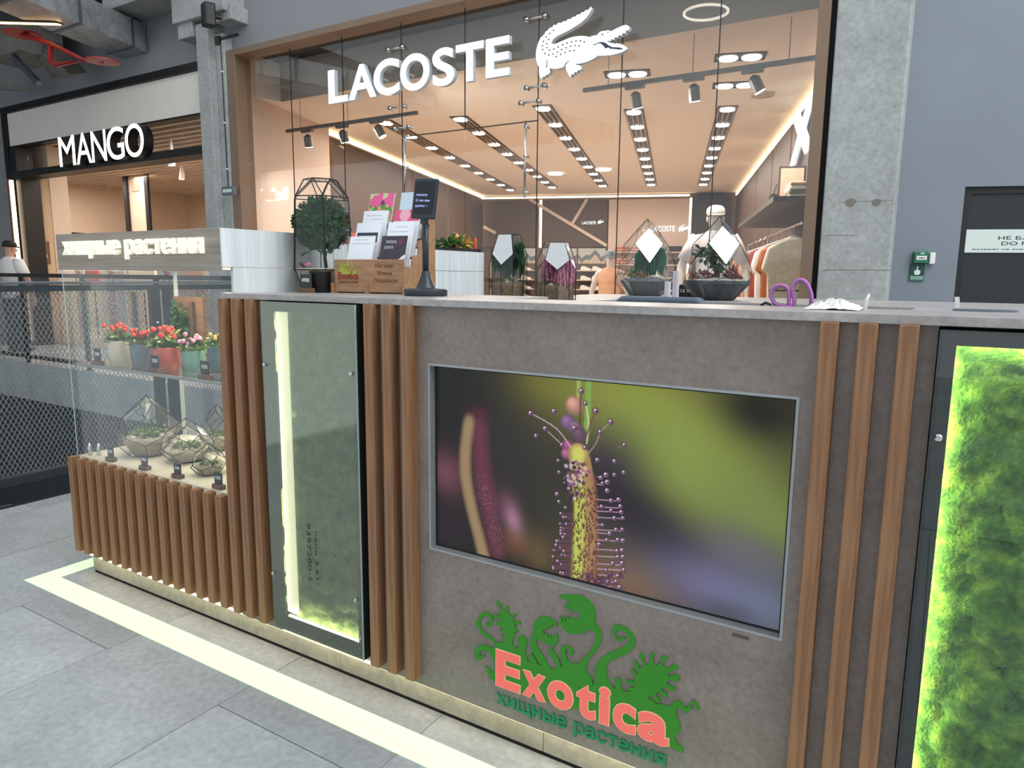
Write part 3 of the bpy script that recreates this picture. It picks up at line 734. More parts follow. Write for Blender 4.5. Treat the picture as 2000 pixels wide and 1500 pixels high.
    # the leaf: yellow green left half, ochre right half
    S([(928, 590), (950, 700), (968, 900), (968, 1100), (962, 1300), (958, 1460)], 74, (158, 122, 78), .97, .01)
    S([(925, 575), (925, 720), (935, 900), (930, 1100), (920, 1300), (915, 1460)], 34, (176, 190, 78), .92, .03); S([(1015, 720), (1030, 900), (1030, 1150), (1010, 1400)], 14, (150, 92, 74), .6, .02); Dt(930, 585, 48, (196, 196, 84), .8, .03)
    for k in range(120): Dt(rng.normal(918, 34), rng.uniform(630, 850), rng.uniform(5, 15), [(58, 32, 62), (206, 168, 198), (140, 72, 120), (70, 60, 40)][k % 4], .8)
    for k in range(300):
        cy = rng.uniform(790, 1400); cx = rng.uniform(892, 1038); Dt(cx, cy, 5, (76, 42, 38), .9); S([(cx, cy), (cx + rng.uniform(-8, 8), cy - 16)], 2, (92, 50, 46), .8)
    def dr(cx, cy, r=15):
        r *= 1.15
        Dt(cx, cy, r, (58, 34, 56), .95); Dt(cx, cy, r * .74, (184, 146, 178), .8); Dt(cx + r * .15, cy + r * .12, r * .45, (72, 46, 68), .9); Dt(cx - r * .2, cy - r * .3, r * .28, (238, 224, 238), .95)
    for pts, c in (([(885, 552), (800, 440), (665, 358)], (196, 158, 186)), ([(828, 530), (750, 458)], (186, 140, 170)), ([(937, 420), (943, 230)], (84, 40, 42)), ([(978, 530), (988, 400), (972, 300)], (196, 206, 140)), ([(978, 480), (1000, 410), (1026, 345)], (110, 66, 52)), ([(988, 586), (1030, 530), (1060, 462), (1112, 405)], (156, 126, 118)), ([(1155, 555), (1192, 540)], (110, 96, 90))): S(pts, 4, c, .9)
    for cx, cy, r in ((648, 350, 18), (733, 440, 17), (945, 220, 17), (970, 292, 14), (1030, 336, 18), (1118, 400, 17), (1056, 460, 16), (1198, 536, 14), (785, 338, 17), (680, 483, 15), (905, 437, 17), (832, 536, 15), (967, 552, 14), (810, 628, 12), (815, 697, 13), (803, 825, 16), (815, 870, 14), (853, 905, 12), (1040, 625, 16), (1140, 632, 15), (1090, 712, 18), (1140, 712, 14), (1195, 698, 14), (1098, 755, 18), (1098, 805, 17)): dr(cx, cy, r)
    for y0_, pts in ((722, (1060,)), (766, (1070,)), (858, (1120, 1165)), (900, (1065, 1175)), (925, (1120, 1180)), (962, (1140, 1190)), (1002, (1070,)), (1035, (1150, 1186)), (1052, (1112,)), (1095, (1095, 1160, 1190)), (1125, (1050,)), (1150, (1155, 1185)), (1190, (1160, 1190)), (1235, (1130, 1185)), (1265, (1090, 1195)), (1300, (1120, 1160)), (1335, (1100, 1150)), (1365, (1080, 1170))):
        S([(1040, y0_), (max(pts), y0_ + 8)], 3.5, (196, 146, 174), .9)
        for q in pts: dr(q, y0_ + rng.uniform(-4, 10), rng.uniform(13, 17))
    for k in range(34):
        y0_ = 940 + 13 * k; ex = 885 - rng.uniform(30, 135) * (.5 + .5 * k / 34); ey = y0_ + rng.uniform(-20, 15); S([(890, y0_), (ex, ey)], 3, (120, 58, 98), .85); dr(ex, ey, rng.uniform(9, 14))
    for k in range(90): cx = rng.uniform(760, 1180); cy = rng.uniform(1280, 1420); S([(cx, cy), (cx + rng.uniform(-40, 40), cy + 30)], 4, (74, 36, 74), .75)
    g_ = img.mean(-1, keepdims=True); return np.clip(img * .92 + g_ * .08, 0, 255)
sx0, sx1, sz0, sz1 = X0 + .014, X1 - .012, Z0 + .012, Z1 - .012
img = sundew(W, H) / 255; img = np.where(img <= .04045, img / 12.92, ((img + .055) / 1.055) ** 2.4)
sx0, sx1, sz0, sz1 = X0 + .014, X1 - .012, Z0 + .012, Z1 - .012
gx = np.linspace(sx0, sx1, W + 1); gz = np.linspace(sz1, sz0, H + 1)
vs = np.stack(np.meshgrid(gx, gz), -1).reshape(-1, 2); vs = np.column_stack([vs[:, 0] + .7, np.full(len(vs), 1.5055 - 1.5), vs[:, 1] - .78])
ii = np.arange(H)[:, None] * (W + 1) + np.arange(W)[None]; fs = np.stack([ii, ii + W + 1, ii + W + 2, ii + 1], -1).reshape(-1, 4)
def grid_mesh(name, vs, fs, cols):
    me = bpy.data.meshes.new(name); me.vertices.add(len(vs)); me.vertices.foreach_set('co', vs.astype(np.float32).ravel())
    me.loops.add(len(fs) * 4); me.loops.foreach_set('vertex_index', fs.astype(np.int32).ravel()); me.polygons.add(len(fs)); me.polygons.foreach_set('loop_start', np.arange(0, len(fs) * 4, 4, dtype=np.int32))
    me.update(calc_edges=True); at = me.color_attributes.new('print', 'FLOAT_COLOR', 'CORNER')
    at.data.foreach_set('color', np.repeat(np.column_stack([cols.reshape(-1, 3), np.ones(len(fs))]), 4, axis=0).astype(np.float32).ravel()); return me
me = grid_mesh('picture', vs, fs, img); me.materials.append(m_scr)
o = bpy.data.objects.new('picture', me); COL.objects.link(o); o.parent = tv
boxpart('remote_sensor', plain('sensor_brown', (86, 78, 70), .4), kc, -.335, -.30, YP - .001, YP + .001, .505, .512)

# ------------------------------------------------------------------ two back-lit moss boxes
m_bglass = glass('box_glass', (.80, .85, .80), boost=4.5, rough=.06, gloss=(.9, .93, .80))
m_bglass2 = glass('clear_box_glass', (.95, .98, .96), boost=1.0)
def moss_mat(name, c1, c2, c3):
    m, t, b = nt(name); N = t.nodes.new; L = t.links.new
    tc = N('ShaderNodeTexCoord'); n = N('ShaderNodeTexNoise'); n.inputs['Scale'].default_value = 22; n.inputs['Detail'].default_value = 10; n.inputs['Roughness'].default_value = .7; L(tc.outputs['Object'], n.inputs['Vector'])
    r = N('ShaderNodeValToRGB'); L(n.outputs[0], r.inputs[0]); r.color_ramp.elements[0].position = .35; r.color_ramp.elements[0].color = lin(c1) + (1,); r.color_ramp.elements[1].position = .68; r.color_ramp.elements[1].color = lin(c3) + (1,)
    e = r.color_ramp.elements.new(.5); e.color = lin(c2) + (1,); L(r.outputs[0], b.inputs['Base Color']); b.inputs['Roughness'].default_value = .9
    n2 = N('ShaderNodeTexNoise'); n2.inputs['Scale'].default_value = 160; n2.inputs['Detail'].default_value = 4; L(tc.outputs['Object'], n2.inputs['Vector'])
    bp = N('ShaderNodeBump'); bp.inputs['Strength'].default_value = .9; bp.inputs['Distance'].default_value = .006; L(n2.outputs[0], bp.inputs['Height']); L(bp.outputs[0], b.inputs['Normal'])
    return m
def moss(x0, x1, z0, z1, Yb, amp, nx, nz, seed):
    r = np.random.default_rng(seed); gx = np.linspace(x0, x1, nx); gz = np.linspace(z0, z1, nz); X, Z = np.meshgrid(gx, gz); h = np.zeros_like(X)
    for k in range(int((x1 - x0) * (z1 - z0) * 900)):
        cx, cz, rr = r.uniform(x0, x1), r.uniform(z0, z1), r.uniform(.015, .05); d2 = ((X - cx) ** 2 + (Z - cz) ** 2) / rr ** 2
        h = np.maximum(h, np.sqrt(np.clip(1 - d2, 0, 1)) * rr / .05)
    h = h * amp + r.normal(0, .0012, X.shape)
    mb = MB(); mb.v = [(float(a), float(Yb - c), float(b_)) for a, b_, c in zip(X.ravel(), Z.ravel(), h.ravel())]
    mb.f = [(j * nx + i, j * nx + i + 1, (j + 1) * nx + i + 1, (j + 1) * nx + i) for j in range(nz - 1) for i in range(nx - 1)]
    return mb
def screw(parent, px, py):
    p = oy(px, py, YS); MB().tube([(p[0], YS + .003, p[2]), (p[0], YS - .004, p[2]), (p[0], YS - .006, p[2])], [.0065, .0065, .004], 14).build('glass_screw', m_chrome, parent, smooth=False)
def light_box(x0, x1, z0, z1, label, ml, mr, mt, mbm, gl, mm, seed, leds, power, screws, depth=.07, lcol=(1, 1, .70), glare=()):
    t = thing('moss_light_box', label, 'light box', ((x0 + x1) / 2, YP, z0))
    boxpart('side', m_black_joint, t, x0, x0 + .006, YS + .0065, YS + depth, z0, z1); boxpart('side', m_black_joint, t, x1 - .006, x1, YS + .0065, YS + depth, z0, z1)
    boxpart('side', m_black_joint, t, x0 + .006, x1 - .006, YS + .0065, YS + depth, z0, z0 + .006); boxpart('side', m_black_joint, t, x0 + .006, x1 - .006, YS + .0065, YS + depth, z1 - .006, z1)
    boxpart('back_board', m_black_joint, t, x0 + .006, x1 - .006, YS + depth - .006, YS + depth, z0 + .006, z1 - .006)
    v, f = shape_raw([[(x0 + .006, z0 + .006), (x1 - .006, z0 + .006), (x1 - .006, z1 - .006), (x0 + .006, z1 - .006)], [(x0 + ml, z0 + mbm), (x1 - mr, z0 + mbm), (x1 - mr, z1 - mt), (x0 + ml, z1 - mt)]])
    on_plane(v, f, (0, YS + .0095, 0), UX, UZ, NY, 1, 1, .002).build('black_border', m_black, t)
    boxpart('glass_pane', gl, t, x0, x1, YS, YS + .006, z0, z1)
    boxpart('glass_edge', m_edge, t, x1 + .0001, x1 + .0006, YS, YS + .006, z0, z1)
    moss(x0 + .006, x1 - .006, z0 + .006, z1 - .006, YS + depth - .007, .03, 70, int(70 * (z1 - z0) / (x1 - x0)), seed).build('moss', mm, t, smooth=True)
    for (a, b, c, d) in leds:
        boxpart('led_strip', m_led, t, a, b, YS + .014, YS + .02, c, d)
        area('moss_glow', ((a + b) / 2, YS + .021, (c + d) / 2), ((a + b) / 2, YS + 1, (c + d) / 2 + 1e-4), max(b - a, .008), max(d - c, .008), power * max(b - a, d - c), lcol)
    for (a, b, c, d) in glare: boxpart('led_glow', m_glow, t, a, b, YS + .03, YS + .034, c, d)  # glowing strip added for the LED glare on the hazy glass
    for q in screws: screw(t, *q)
    return t
m_mossd = moss_mat('dim_moss', (60, 72, 34), (98, 112, 58), (140, 150, 86)); m_mossb = moss_mat('bright_moss', (30, 66, 14), (70, 116, 30), (134, 164, 52))
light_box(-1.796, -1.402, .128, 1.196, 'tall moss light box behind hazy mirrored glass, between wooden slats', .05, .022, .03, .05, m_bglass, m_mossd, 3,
          [(-1.787, -1.779, .18, 1.16), (-1.74, -1.43, .172, .179)], 1.2, [(517, 712), (686, 730), (534, 1119), (695, 1171)], lcol=(1, .96, .76), glare=[(-1.762, -1.712, .18, 1.166)])
light_box(-.004, .45, .13, 1.193, 'bright green moss light box at the right end of the counter', .027, .03, .027, .03, m_bglass2, m_mossb, 5,
          [(.008, .016, .16, 1.16), (.034, .42, 1.172, 1.180)], 2.2, [(1833, 854)])
# small handwriting on the hazy glass
m_hand = plain('marker_ink', (40, 52, 44), .8)
hw = [t for t in bpy.data.objects if t.name.startswith('moss_light_box')][0]
text_box('9397280-5', (-1.625, YS - .0002, .52), np.array([0, 0, -1.0]), UX, NY, .19, .016, .0004).build('handwriting', m_hand, hw, kind='stuff')
text_box("nano 2,61'", (-1.59, YS - .0002, .50), np.array([0, 0, -1.0]), UX, NY, .17, .012, .0004).build('handwriting', m_hand, hw, kind='stuff')
# pale green floor tape around the foot of the kiosk
m_tape = plain('pale_green_tape', (204, 236, 190), .5, var=.03, scale=5, emit=.7, ecol=(200, 240, 182))  # plain tape; the glow is added for the light falling on it
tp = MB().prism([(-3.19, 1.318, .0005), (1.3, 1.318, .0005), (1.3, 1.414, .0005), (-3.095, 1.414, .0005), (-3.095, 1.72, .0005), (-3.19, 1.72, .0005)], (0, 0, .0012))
tp.build('floor_tape', m_tape, None, label='pale green tape on the floor around the kiosk', cat='floor tape', origin=(-2, 1.36, 0))

# ------------------------------------------------------------------ creature logo
def crop(pts, x0, y0, k): return [(x0 + a / k, y0 + b / k) for a, b in pts]
SIL = [(185,685),(205,690),(235,735),(248,738),(262,700),(262,650),(240,610),(215,580),(185,560),(155,568),(140,590),(150,605),(180,595),(182,612),(160,632),(125,632),(105,605),(108,565),(130,530),(165,517),(205,525),(240,548),(262,540),(265,510),(235,480),(190,455),(155,430),(140,395),(118,370),(115,340),(140,300),(150,275),(185,260),(225,275),(248,310),(250,350),(232,378),(205,378),(188,355),(205,345),(215,358),(228,345),(225,310),(200,290),(170,297),(150,330),(150,360),(162,400),(200,430),(240,455),(265,490),(280,500),(330,500),(345,480),(340,455),(318,452),(318,440),(336,440),(328,415),(300,410),(300,398),(325,400),(318,372),(275,365),(275,345),(300,345),(303,315),(255,305),(250,285),(275,280),(300,295),(300,265),(318,245),(290,215),(275,185),(285,172),(300,195),(325,245),(345,252),(350,220),(370,212),(372,235),(362,255),(390,300),(415,278),(432,285),(405,312),(412,340),(440,332),(465,345),(460,360),(420,355),(425,385),(450,410),(448,425),(425,408),(420,440),(400,490),(400,515),(430,545),(455,540),(448,515),(440,480),(445,460),(475,445),(500,460),(515,490),(510,530),(500,560),(505,590),(520,650),(535,645),(530,600),(545,580),(575,620),(600,670),(625,680),(600,640),(570,590),(548,545),(540,500),(545,460),(560,430),(565,370),(580,330),(615,300),(665,298),(710,315),(745,345),(750,375),(735,380),(720,350),(715,375),(700,365),(695,395),(675,375),(670,405),(650,395),(640,415),(650,440),(668,425),(680,465),(690,440),(710,465),(718,445),(750,425),(760,470),(750,510),(735,535),(700,525),(660,505),(620,485),(595,475),(582,490),(590,525),(615,570),(650,620),(685,680),(700,705),(730,710),(750,690),(735,650),(700,600),(680,575),(690,550),(710,548),(740,590),(765,640),(785,695),(795,690),(785,640),(780,590),(775,550),(800,525),(845,530),(875,560),(880,590),(860,605),(845,595),(850,570),(830,550),(815,560),(818,600),(835,640),(870,670),(920,665),(950,630),(1000,580),(1040,520),(1055,460),(1040,415),(1010,395),(985,410),(940,432),(880,440),(825,415),(785,375),(768,330),(775,290),(800,345),(805,295),(825,345),(830,290),(845,325),(852,295),(870,310),(880,318),(910,318),(928,290),(920,260),(900,245),(880,255),(862,270),(850,245),(858,225),(845,220),(835,235),(800,225),(820,205),(845,180),(800,160),(762,142),(780,130),(850,128),(930,130),(990,165),(1030,210),(1048,270),(1045,350),(1085,390),(1100,440),(1095,490),(1060,560),(1000,630),(970,690),(985,740),(1020,780),(1030,835),(1045,815),(1048,740),(1060,680),(1100,620),(1160,580),(1240,550),(1290,520),(1312,490),(1310,450),(1285,420),(1245,405),(1215,410),(1205,435),(1220,465),(1250,470),(1255,455),(1285,460),(1275,485),(1240,493),(1205,475),(1185,435),(1182,390),(1200,365),(1245,365),(1300,390),(1345,440),(1362,490),(1350,540),(1300,590),(1220,620),(1160,645),(1135,690),(1135,750),(1150,790),(1190,860),(1210,862),(1215,820),(1200,790),(1215,775),(1240,785),(1255,820),(1250,860),(1270,885),(1330,880),(1300,870),(1315,850),(1350,855),(1355,830),(1300,825),(1285,800),(1310,795),(1355,805),(1365,780),(1335,730),(1330,705),(1345,705),(1375,750),(1390,730),(1350,670),(1345,645),(1365,640),(1395,705),(1420,690),(1420,650),(1392,610),(1395,590),(1420,585),(1430,605),(1425,640),(1450,680),(1470,665),(1480,630),(1470,600),(1485,575),(1505,585),(1500,620),(1505,665),(1530,680),(1570,650),(1560,615),(1575,603),(1620,615),(1605,640),(1585,655),(1575,680),(1600,690),(1630,710),(1640,685),(1665,668),(1695,690),(1690,715),(1650,720),(1620,740),(1625,765),(1660,760),(1680,745),(1708,770),(1705,800),(1670,808),(1625,790),(1605,820),(1640,840),(1675,850),(1670,880),(1640,880),(1590,845),(1560,865),(1580,885),(1610,895),(1610,925),(1580,935),(1545,880),(1520,905),(1535,930),(1560,945),(1555,970),(1525,970),(1500,915),(1470,920),(1460,935),(1490,950),(1520,980),(1590,985),(1630,1005),(1655,970),(1690,950),(1720,965),(1735,1000),(1770,1010),(1790,975),(1820,955),(1850,985),(1860,1030),(1845,1035),(1825,985),(1795,985),(1800,1020),(1750,1055),(1720,1015),(1690,1005),(1680,1040),(1690,1090),(1715,1150),(1705,1200),(1670,1240),(1690,1290),(1735,1330),(1730,1365),(1700,1350),(1650,1320),(1560,1290),(1480,1280),(1410,1230),(1370,1210),(1290,1190),(1220,1160),(1180,1120),(1110,1140),(1060,1110),(950,1060),(900,1010),(830,1030),(760,1010),(680,960),(600,935),(520,905),(450,870),(380,870),(300,830),(240,790),(210,750)]
m_lgreen = plain('logo_green', (52, 140, 30), .35, var=.02); m_lcoral = plain('logo_coral', (255, 116, 106), .35, var=.02, emit=.12); m_lcream = plain('logo_cream', (246, 208, 160), .4, var=.02); m_ldgreen = plain('tagline_green', (12, 132, 82), .35, var=.02)
YL = YP - .004
sil3 = [oy(px, py, YL) for px, py in crop(SIL, 900, 1130, 4)]
lg = thing('exotica_sign', 'green creature sign with coral letters below the screen', 'sign', (-.7, YP, .2))
v, f = shape_raw([[(p[0], p[2]) for p in sil3]]); on_plane(v, f, (0, YP, 0), UX, UZ, NY, 1, 1, .004).build('creature_board', m_lgreen, lg)
def lpx(cx, cy): return oy(900 + cx / 4, 1130 + cy / 4, YL)
E0, E1, A1 = lpx(275, 815), lpx(280, 537), lpx(1622, 1302)
capH = E1[2] - E0[2]
LX = [(278, 462), (487, 660), (680, 876), (906, 1050), (1080, 1160), (1190, 1362), (1380, 1624)]
LB = [(815, 875), (880, 950), (960, 1000), (1040, 1085), (1110, 1130), (1150, 1200), (1220, 1302)]
for ch, (xa, xb), (ya, yb) in zip('Exotica', LX, LB):
    cv, cf = text_raw(ch, .034, 4); a, b = lpx(xa, ya), lpx(xb, yb); wd = b[0] - a[0]
    sy = capH / (text_raw('E', .034, 4)[0][:, 1].max() - text_raw('E', .034, 4)[0][:, 1].min())
    sx = wd / (cv[:, 0].max() - cv[:, 0].min())
    on_plane(cv, cf, (a[0], YL, E0[2]), UX, UZ, NY, sx, sy, .003, cv[:, 0].min(), 0).build('letter', m_lcoral, lg)
    c2, f2 = text_raw(ch, .052, 4); s2_ = (wd + .005) / (c2[:, 0].max() - c2[:, 0].min())
    on_plane(c2, f2, (a[0] - .0025, YL, E0[2]), UX, UZ, NY, s2_, sy, .0015, c2[:, 0].min(), 0).build('letter_rim', m_lcream, lg)
a, b = lpx(275, 975), lpx(1600, 1468)
letters('хищные растения', (a[0], YP, a[2] + .002), UX, UZ, NY, b[0] - a[0], .030, .004, m_ldgreen, lg, bold=.022, ref='хин', name='tagline_letter')
# ------------------------------------------------------------------ things on and in the kiosk
def axd(P): return float((RM.T @ (np.array(P) - CAM))[2])
m_tglass = glass('terrarium_glass', (.985, .992, .99), boost=.6)
m_mirror = glass('sky_glare_pane', (.5, .55, .58), boost=17, gloss=(1, 1, 1))  # clear panes; reflection raised to stand in for bright sky glare
m_came = plain('black_came', (26, 25, 24), .4, metal=.3)
m_soil = plain('dark_soil', (116, 96, 74), .9, var=.35, scale=90, bump=.5); m_sand = plain('pale_sand', (176, 162, 140), .9, var=.2, scale=120, bump=.4)
m_conbase = plain('grey_cement_fill', (104, 110, 114), .7, var=.15, scale=40); m_gravel = plain('beige_gravel', (190, 178, 158), .9, var=.35, scale=160, bump=.8)
m_stone = plain('white_stone', (222, 220, 212), .7, var=.12, scale=40, bump=.4); m_stem = plain('dark_stem', (62, 46, 34), .8, var=.3, scale=60)
def leafm(n, c, var=.35): return plain(n, c, .65, var=var, scale=70, spec=.25)
m_leafd = leafm('deep_green_leaf', (48, 88, 48)); m_leafg = leafm('green_leaf', (62, 104, 52)); m_leafp = leafm('pale_green_leaf', (142, 160, 96)); m_leafe = leafm('emerald_strand', (34, 116, 88)); m_rust = leafm('rust_bloom', (178, 74, 42)); m_pink = leafm('pink_bloom', (224, 150, 178)); m_red = leafm('red_bloom', (214, 62, 58)); m_burg = leafm('burgundy_leaf', (122, 50, 58)); m_strand = leafm('dark_green_strand', (58, 108, 74)); m_grass = leafm('moss_green', (86, 116, 44))
m_slate = plain('slate_plate', (52, 58, 60), .6, var=.05); m_chalk = plain('chalk_white', (236, 238, 236), .7, var=.02); m_footw = wood('dark_wood_foot', (84, 58, 42), (122, 90, 66), 'x')

def ring(R, z, n, ph): return [np.array([R * math.cos(2 * math.pi * k / n + ph), R * math.sin(2 * math.pi * k / n + ph), z]) for k in range(n)]
def poly_box(R, H, ph=0, wall=.52):
    """upper half of a dodecahedron standing on straight walls"""
    b, a = R, R * .62; zc = H * wall; zb = zc + (H - zc) * .36
    A = ring(a, H, 5, ph); B = ring(b, zb, 5, ph); Cc = ring(b, zc, 5, ph + math.pi / 5); B0 = ring(b, 0, 5, ph); C0 = ring(b, 0, 5, ph + math.pi / 5)
    V = A + B + Cc + B0 + C0; F = [tuple(range(5))]
    for k in range(5):
        j = (k + 1) % 5; F.append((k, j, 5 + j, 10 + k, 5 + k)); F.append((5 + k, 10 + k, 20 + k, 15 + k)); F.append((10 + k, 5 + j, 15 + j, 20 + k))
    return V, F
def poly_tear(R, H, ph=0, low=.29):
    """faceted drop: pentagon foot, zigzag rim of the base, kites leaning in to a pointed top"""
    hp_ = math.pi / 5
    D = ring(R * .6, 0, 5, ph); Vv = ring(R, H * (low - .12), 5, ph); Pp = ring(R * .98, H * low, 5, ph + hp_); Mm = ring(R * .93, H * (low + .13), 5, ph + hp_); Ss = ring(R * .74, H * .67, 5, ph); A = ring(R * .3, H * .88, 5, ph + hp_)
    V = D + Vv + Pp + Mm + Ss + A + [np.array([0, 0, H])]; F = [(4, 3, 2, 1, 0)]
    for k in range(5):
        j = (k + 1) % 5; i = (k + 4) % 5
        F += [(k, j, 5 + j, 10 + k, 5 + k), (20 + k, 15 + i, 10 + i, 5 + k, 10 + k, 15 + k), (25 + k, 20 + k, 15 + k, 20 + j), (30, 25 + k, 20 + j, 25 + j)]
    return V, F
def poly_tall(R, H, ph=0):
    r0 = ring(R * .72, 0, 6, ph); r1 = ring(R, H * .20, 6, ph); r2 = ring(R * .90, H * .84, 6, ph); r3 = ring(R * .5, H, 6, ph + math.pi / 6); V = r0 + r1 + r2 + r3; F = [tuple(range(18, 24)), tuple(range(5, -1, -1))]
    for k in range(6):
        j = (k + 1) % 6; F += [(k, j, 6 + j, 6 + k), (6 + k, 6 + j, 12 + j, 12 + k), (12 + k, 12 + j, 18 + k), (18 + k, 12 + j, 18 + j)]
    return V, F
def terrarium(label, loc, VF, mirror=(), skip=(), rf=.0018, gl=None, fill=None, group=None):
    V, F = VF; loc = np.array(loc, float); t = thing('glass_terrarium', label, 'terrarium', loc, group=group)
    ed = set()
    for f in F:
        for i in range(len(f)): ed.add(tuple(sorted((f[i], f[(i + 1) % len(f)]))))
    mb = MB()
    for a, b in ed: mb.tube([V[a] + loc, V[b] + loc], rf, 5)
    mb.build('frame', m_came, t)
    cen = sum(V) / len(V)
    for i, f in enumerate(F):
        if i in skip: continue
        P = [V[k] for k in f]; c = sum(P) / len(P); n = np.cross(P[1] - P[0], P[2] - P[0]); n /= np.linalg.norm(n)
        if n @ (c - cen) < 0: n = -n
        P = [c + (p - c) * .985 + loc for p in P]
        if np.dot(np.cross(P[1] - P[0], P[2] - P[0]), n) < 0: P = P[::-1]
        MB().prism(P, -n * .0012).build('glass_pane', m_mirror if i in mirror else (gl or m_tglass), t)
    return t
def facing_cam(VF, loc, up=None):
    """index of faces sorted by how far they face the camera"""
    V, F = VF; cen = sum(V) / len(V); s = []
    for i, f in enumerate(F):
        P = [V[k] for k in f]; c = sum(P) / len(P); n = np.cross(P[1] - P[0], P[2] - P[0]); n /= np.linalg.norm(n)
        if n @ (c - cen) < 0: n = -n
        d = CAM - (np.array(loc) + c); s.append((-(n @ d) / np.linalg.norm(d), i, c[2], n[2]))
    return sorted(s)
def leaves(mb, c, rad, n, L, W, hollow=.55, down=0):
    for k in range(n):
        d = rng.normal(size=3); d /= np.linalg.norm(d); r = hollow + (1 - hollow) * rng.random()
        p = np.array(c) + d * np.array(rad) * r; dd = d + rng.normal(size=3) * .6 - np.array([0, 0, down]); mb.leaf(p, dd, rng.normal(size=3) + np.array([0, 0, 1.5]), L * rng.uniform(.7, 1.2), W * rng.uniform(.7, 1.2))
    return mb
def rosette(mb, c, n, L, W, lift=.6, turns=2):
    for k in range(n):
        a = 2.4 * k; q = k / n; el = lift * (1 - q) + .15; r = L * (.55 + .45 * q)
        mb.leaf(np.array(c), (math.cos(a), math.sin(a), el + .4 * (1 - q)), (0, 0, 1), r, W, curl=-.1)
    return mb
def strands(mb, c, rad, n, L, w):
    for k in range(n):
        a = rng.uniform(0, 6.283); r = rad * math.sqrt(rng.random()); p = np.array(c) + np.array([r * math.cos(a), r * math.sin(a), rng.uniform(-.02, .03) * L / .1]); l = L * rng.uniform(.6, 1.1)
        mb.leaf(p, (.15 * math.cos(a), .15 * math.sin(a), -1), (math.cos(a), math.sin(a), 0), l, w, curl=0)
    return mb
def stones(mb, c, rad, n, r):
    for k in range(n):
        a = rng.uniform(0, 6.283); q = rad * math.sqrt(rng.random()); s = r * rng.uniform(.6, 1.3); mb.ball((c[0] + q * math.cos(a), c[1] + q * math.sin(a), c[2]), (s, s * rng.uniform(.7, 1.2), s * .6), 6, 4, .12)
    return mb
def price_tag(loc, num, label, h=.05, wdt=.046, group='price tags'):
    loc = np.array(loc, float); t = thing('price_tag', label, 'price tag', loc, group=group); x, y, z = loc
    MB().box(x - wdt * .62, x + wdt * .62, y - .011, y + .011, z, z + .016).build('wooden_foot', m_footw, t, bevel=.001)
    MB().box(x - wdt / 2, x + wdt / 2, y - .0018, y + .0018, z + .0161, z + h + .012).build('plate', m_slate, t)
    ww = wdt * .72 if len(num) > 3 else wdt * .5
    text_box(num, (x - ww / 2, y - .0018, z + .016 + h * .4), UX, UZ, NY, ww, h * .26, .0006, bold=.012).build('figures', m_chalk, t, kind='stuff')
    return t

# --- payment terminal on its stand
m_tblk = plain('terminal_graphite', (44, 52, 58), .35, var=.05); m_tscr = plain('terminal_glass', (10, 12, 22), .12)
c = oz(820, 579, ZTOP); tx, ty = c[0] - .025, c[1] + .06
tm = thing('payment_terminal', 'graphite payment terminal on a round pole stand', 'payment terminal', (tx, ty, ZTOP))
MB().lathe([(.064, 0), (.066, .004), (.066, .018), (.062, .021), (.03, .024), (.022, .04), (.0135, .062), (.0115, .075)], (tx, ty, ZTOP), 28).build('foot', m_tblk, tm, smooth=True, bevel=.0005)
MB().tube([(tx, ty, ZTOP + .07), (tx, ty, ZTOP + .22)], .0098, 14).build('pole', m_tblk, tm, smooth=True)
h0 = oy(815, 424, ty - .02); h1 = oy(860, 356, ty - .02); hx = (h0[0] + h1[0]) / 2; hz = (h0[2] + h1[2]) / 2
hu = np.array([.995, .06, -.06]); hu /= np.linalg.norm(hu); hv = np.array([.05, .12, .99]); hv -= hu * (hu @ hv); hv /= np.linalg.norm(hv); hn = np.cross(hu, hv)
O = np.array([hx, ty - .03, hz]); wd, ht = .079, .116
MB().obox(O - hu * wd / 2 - hv * ht / 2, hu * wd, hv * ht, -hn * -.014).build('housing', m_tblk, tm, bevel=.003)
fn = hn if hn[1] < 0 else -hn
front = O if hn[1] > 0 else O + hn * .014
front = O + (hn * .014 if hn[1] < 0 else 0)
MB().obox(front - hu * wd * .40 - hv * ht * .38, hu * wd * .84, hv * ht * .80, fn * .0008).build('touch_screen', m_tscr, tm)
m_ttext = plain('screen_text', (150, 160, 220), .5, emit=.9)
for k, s in enumerate(('платите', '☺ как вам', 'удобно ✓')): text_box(s, front - hu * wd * .35 + hv * ht * (.06 - .135 * k) + fn * .0008, hu, hv, fn, wd * (.5, .62, .56)[k], None, .0004).build('screen_text', m_ttext, tm, kind='stuff')
MB().tube([O - hv * ht * .62 + fn * -.002, O - hv * ht * .48], .012, 10).build('hinge', m_tblk, tm); 
kk = [O - hv * (ht * .62 + .006 * math.sin(a) + .004) + hu * .008 * math.cos(a) + hu * .012 for a in [2 * math.pi * i / 12 for i in range(13)]]
MB().tube(kk, .0018, 6).build('key_ring', m_tblk, tm)

